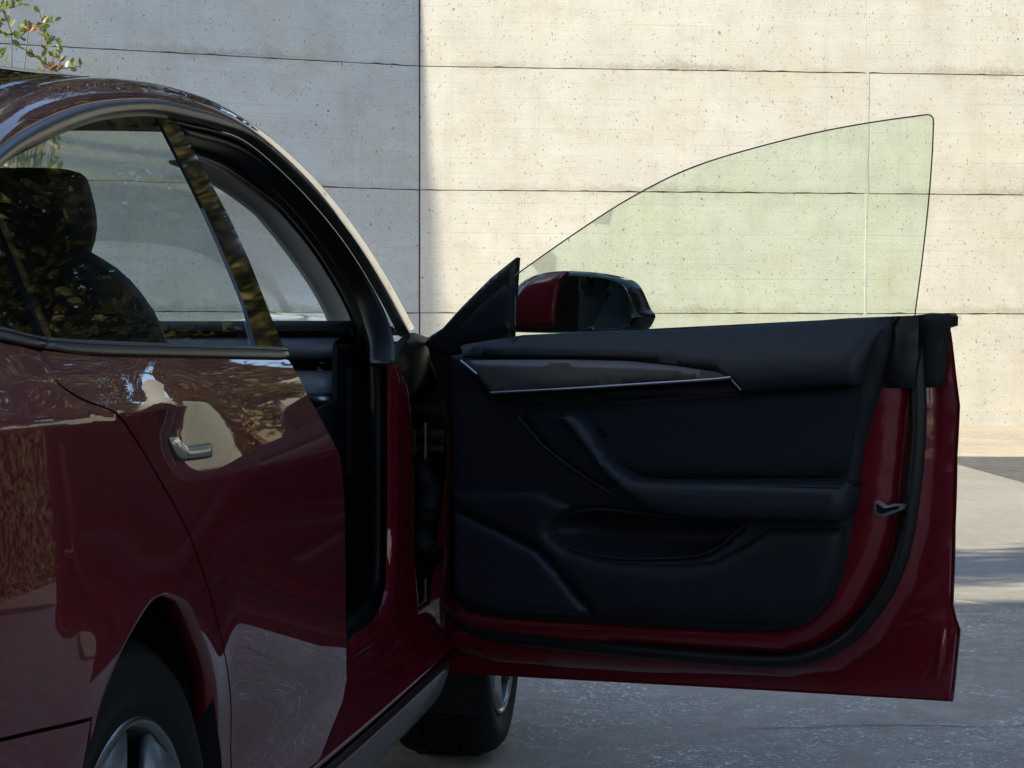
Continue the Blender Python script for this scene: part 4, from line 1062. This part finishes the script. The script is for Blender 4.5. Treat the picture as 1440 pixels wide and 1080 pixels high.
for i in range(12000):
    f = rnd.random(); y = rnd.uniform(-.1, 9.1)
    p = Vector((-.42 + rnd.uniform(-.12, .08), y, rnd.uniform(.05, 1.85))) if f < .6 else Vector((rnd.uniform(-.5, .5), y, 1.8 + rnd.uniform(-.08, .14)))
    leaf(VL, FL, p, rv(rnd) + Vector((-.6, 0, .5)), rv(rnd), rnd.uniform(.07, .13), .06)
me = bpy.data.meshes.new('foliage'); me.from_pydata([tuple(v) for v in VL], [], FL); link('foliage', me, HM, hd3, False)
rnd = random.Random(11); VL, FL = [], []
for i in range(16000):
    f = rnd.random(); x = rnd.uniform(2.5, 15.3)
    if f < .6: p = Vector((x, -.65 + rnd.uniform(-.12, .1), rnd.uniform(.05, 3.15)))
    elif f < .9: p = Vector((x, rnd.uniform(-.7, .7), 3.08 + rnd.uniform(-.1, .16)))
    else: p = Vector((rnd.uniform(2.4, 2.8), rnd.uniform(-.7, .7), rnd.uniform(.05, 3.15)))
    leaf(VL, FL, p, rv(rnd) + Vector((0, -.6, .5)), rv(rnd), rnd.uniform(.10, .18), .08)
me = bpy.data.meshes.new('foliage'); me.from_pydata([tuple(v) for v in VL], [], FL); link('foliage', me, HM, hdg, False)
BT = [(-9, 31, 16, 4.4), (-3.5, 31, 18.5, 4.8), (2.2, 32.5, 17.5, 4.6), (7.5, 31, 19.5, 5.0), (13.0, 32, 17.5, 4.6), (19.0, 31, 18.5, 5.0)]
BL = ['first tree behind the shaded retaining wall, far left', 'second tree behind the shaded retaining wall, near its corner', 'tree behind the sunlit wall, nearest the wall corner', 'tallest tree behind the sunlit wall', 'middle-sized tree behind the right half of the sunlit wall', 'last tree behind the sunlit wall, far right']
for i, (x, y, h, r) in enumerate(BT): tree(x, y, h, r, BL[i], 50 + i, group='trees standing behind the retaining wall', n=20000, crown0=.28, ls=.30)
# shrub beside the shaded wall, top left corner
SH = leafmat('shrub_leaf', (.085, .12, .03), (.17, .20, .06), .4)
SHB = leafmat('bronze_leaf', (.20, .10, .055), (.28, .16, .09), .3)
sh = empty('leafy_shrub', (-2.62, 9.6, 0)); tag(sh, 'tall leafy shrub between the car roof and the shaded wall', 'shrub')
rnd = random.Random(4)
VS_, FS_, VL, FL, VB, FB = [], [], [], [], [], []
def twig(a, b, r0, r1):
    t = (b - a).normalized(); s = t.orthogonal().normalized(); q = t.cross(s); o = len(VS_)
    for p, rr in ((a, r0), (b, r1)):
        for k in range(5): th = 2 * math.pi * k / 5; VS_.append(p + s * math.cos(th) * rr + q * math.sin(th) * rr)
    for k in range(5): FS_.append([o + k, o + (k + 1) % 5, o + 5 + (k + 1) % 5, o + 5 + k])
for k in range(58):
    th = rnd.uniform(0, 6.28); zt_ = rnd.uniform(1.1, 2.5); sp_ = rnd.uniform(.15, 1.0) * (.92 - .24 * (zt_ - 1.1))
    tip = Vector((math.cos(th) * sp_, math.sin(th) * sp_, zt_))
    p = Vector((math.cos(th) * .06, math.sin(th) * .06, 0)); N_ = 9
    prev = p
    for i in range(1, N_ + 1):
        t = i / N_; q = p.lerp(tip, t) + Vector((math.cos(th), math.sin(th), 0)) * .10 * math.sin(t * 3.1) + rv(rnd) * .02
        twig(prev, q, .012 * (1 - t) + .003, .012 * (1 - t) + .002); 
        if t > .3:
            for g in range(3):
                d = (rv(rnd) + (q - prev).normalized() * .4); e_ = q + d.normalized() * rnd.uniform(.05, .16)
                twig(q, e_, .003, .0015)
                for l_ in range(5):
                    pp = q.lerp(e_, .3 + .17 * l_); dd = rv(rnd) + d.normalized() * .9 + Vector((0, 0, .4))
                    leaf(VL, FL, pp, dd, rv(rnd), rnd.uniform(.032, .052), rnd.uniform(.020, .030))
        prev = q
    for l_ in range(5):
        leaf(VB if k % 4 == 0 else VL, FB if k % 4 == 0 else FL, tip, rv(rnd) + Vector((0, 0, 1.0)), rv(rnd), .05, .026)
mk('stem', VS_, FS_, BARK, sh, False)
for nm, V_, F_, m_ in (('foliage', VL, FL, SH), ('young_foliage', VB, FB, SHB)):
    me = bpy.data.meshes.new(nm); me.from_pydata([tuple(v) for v in V_], [], F_); link(nm, me, m_, sh, False)
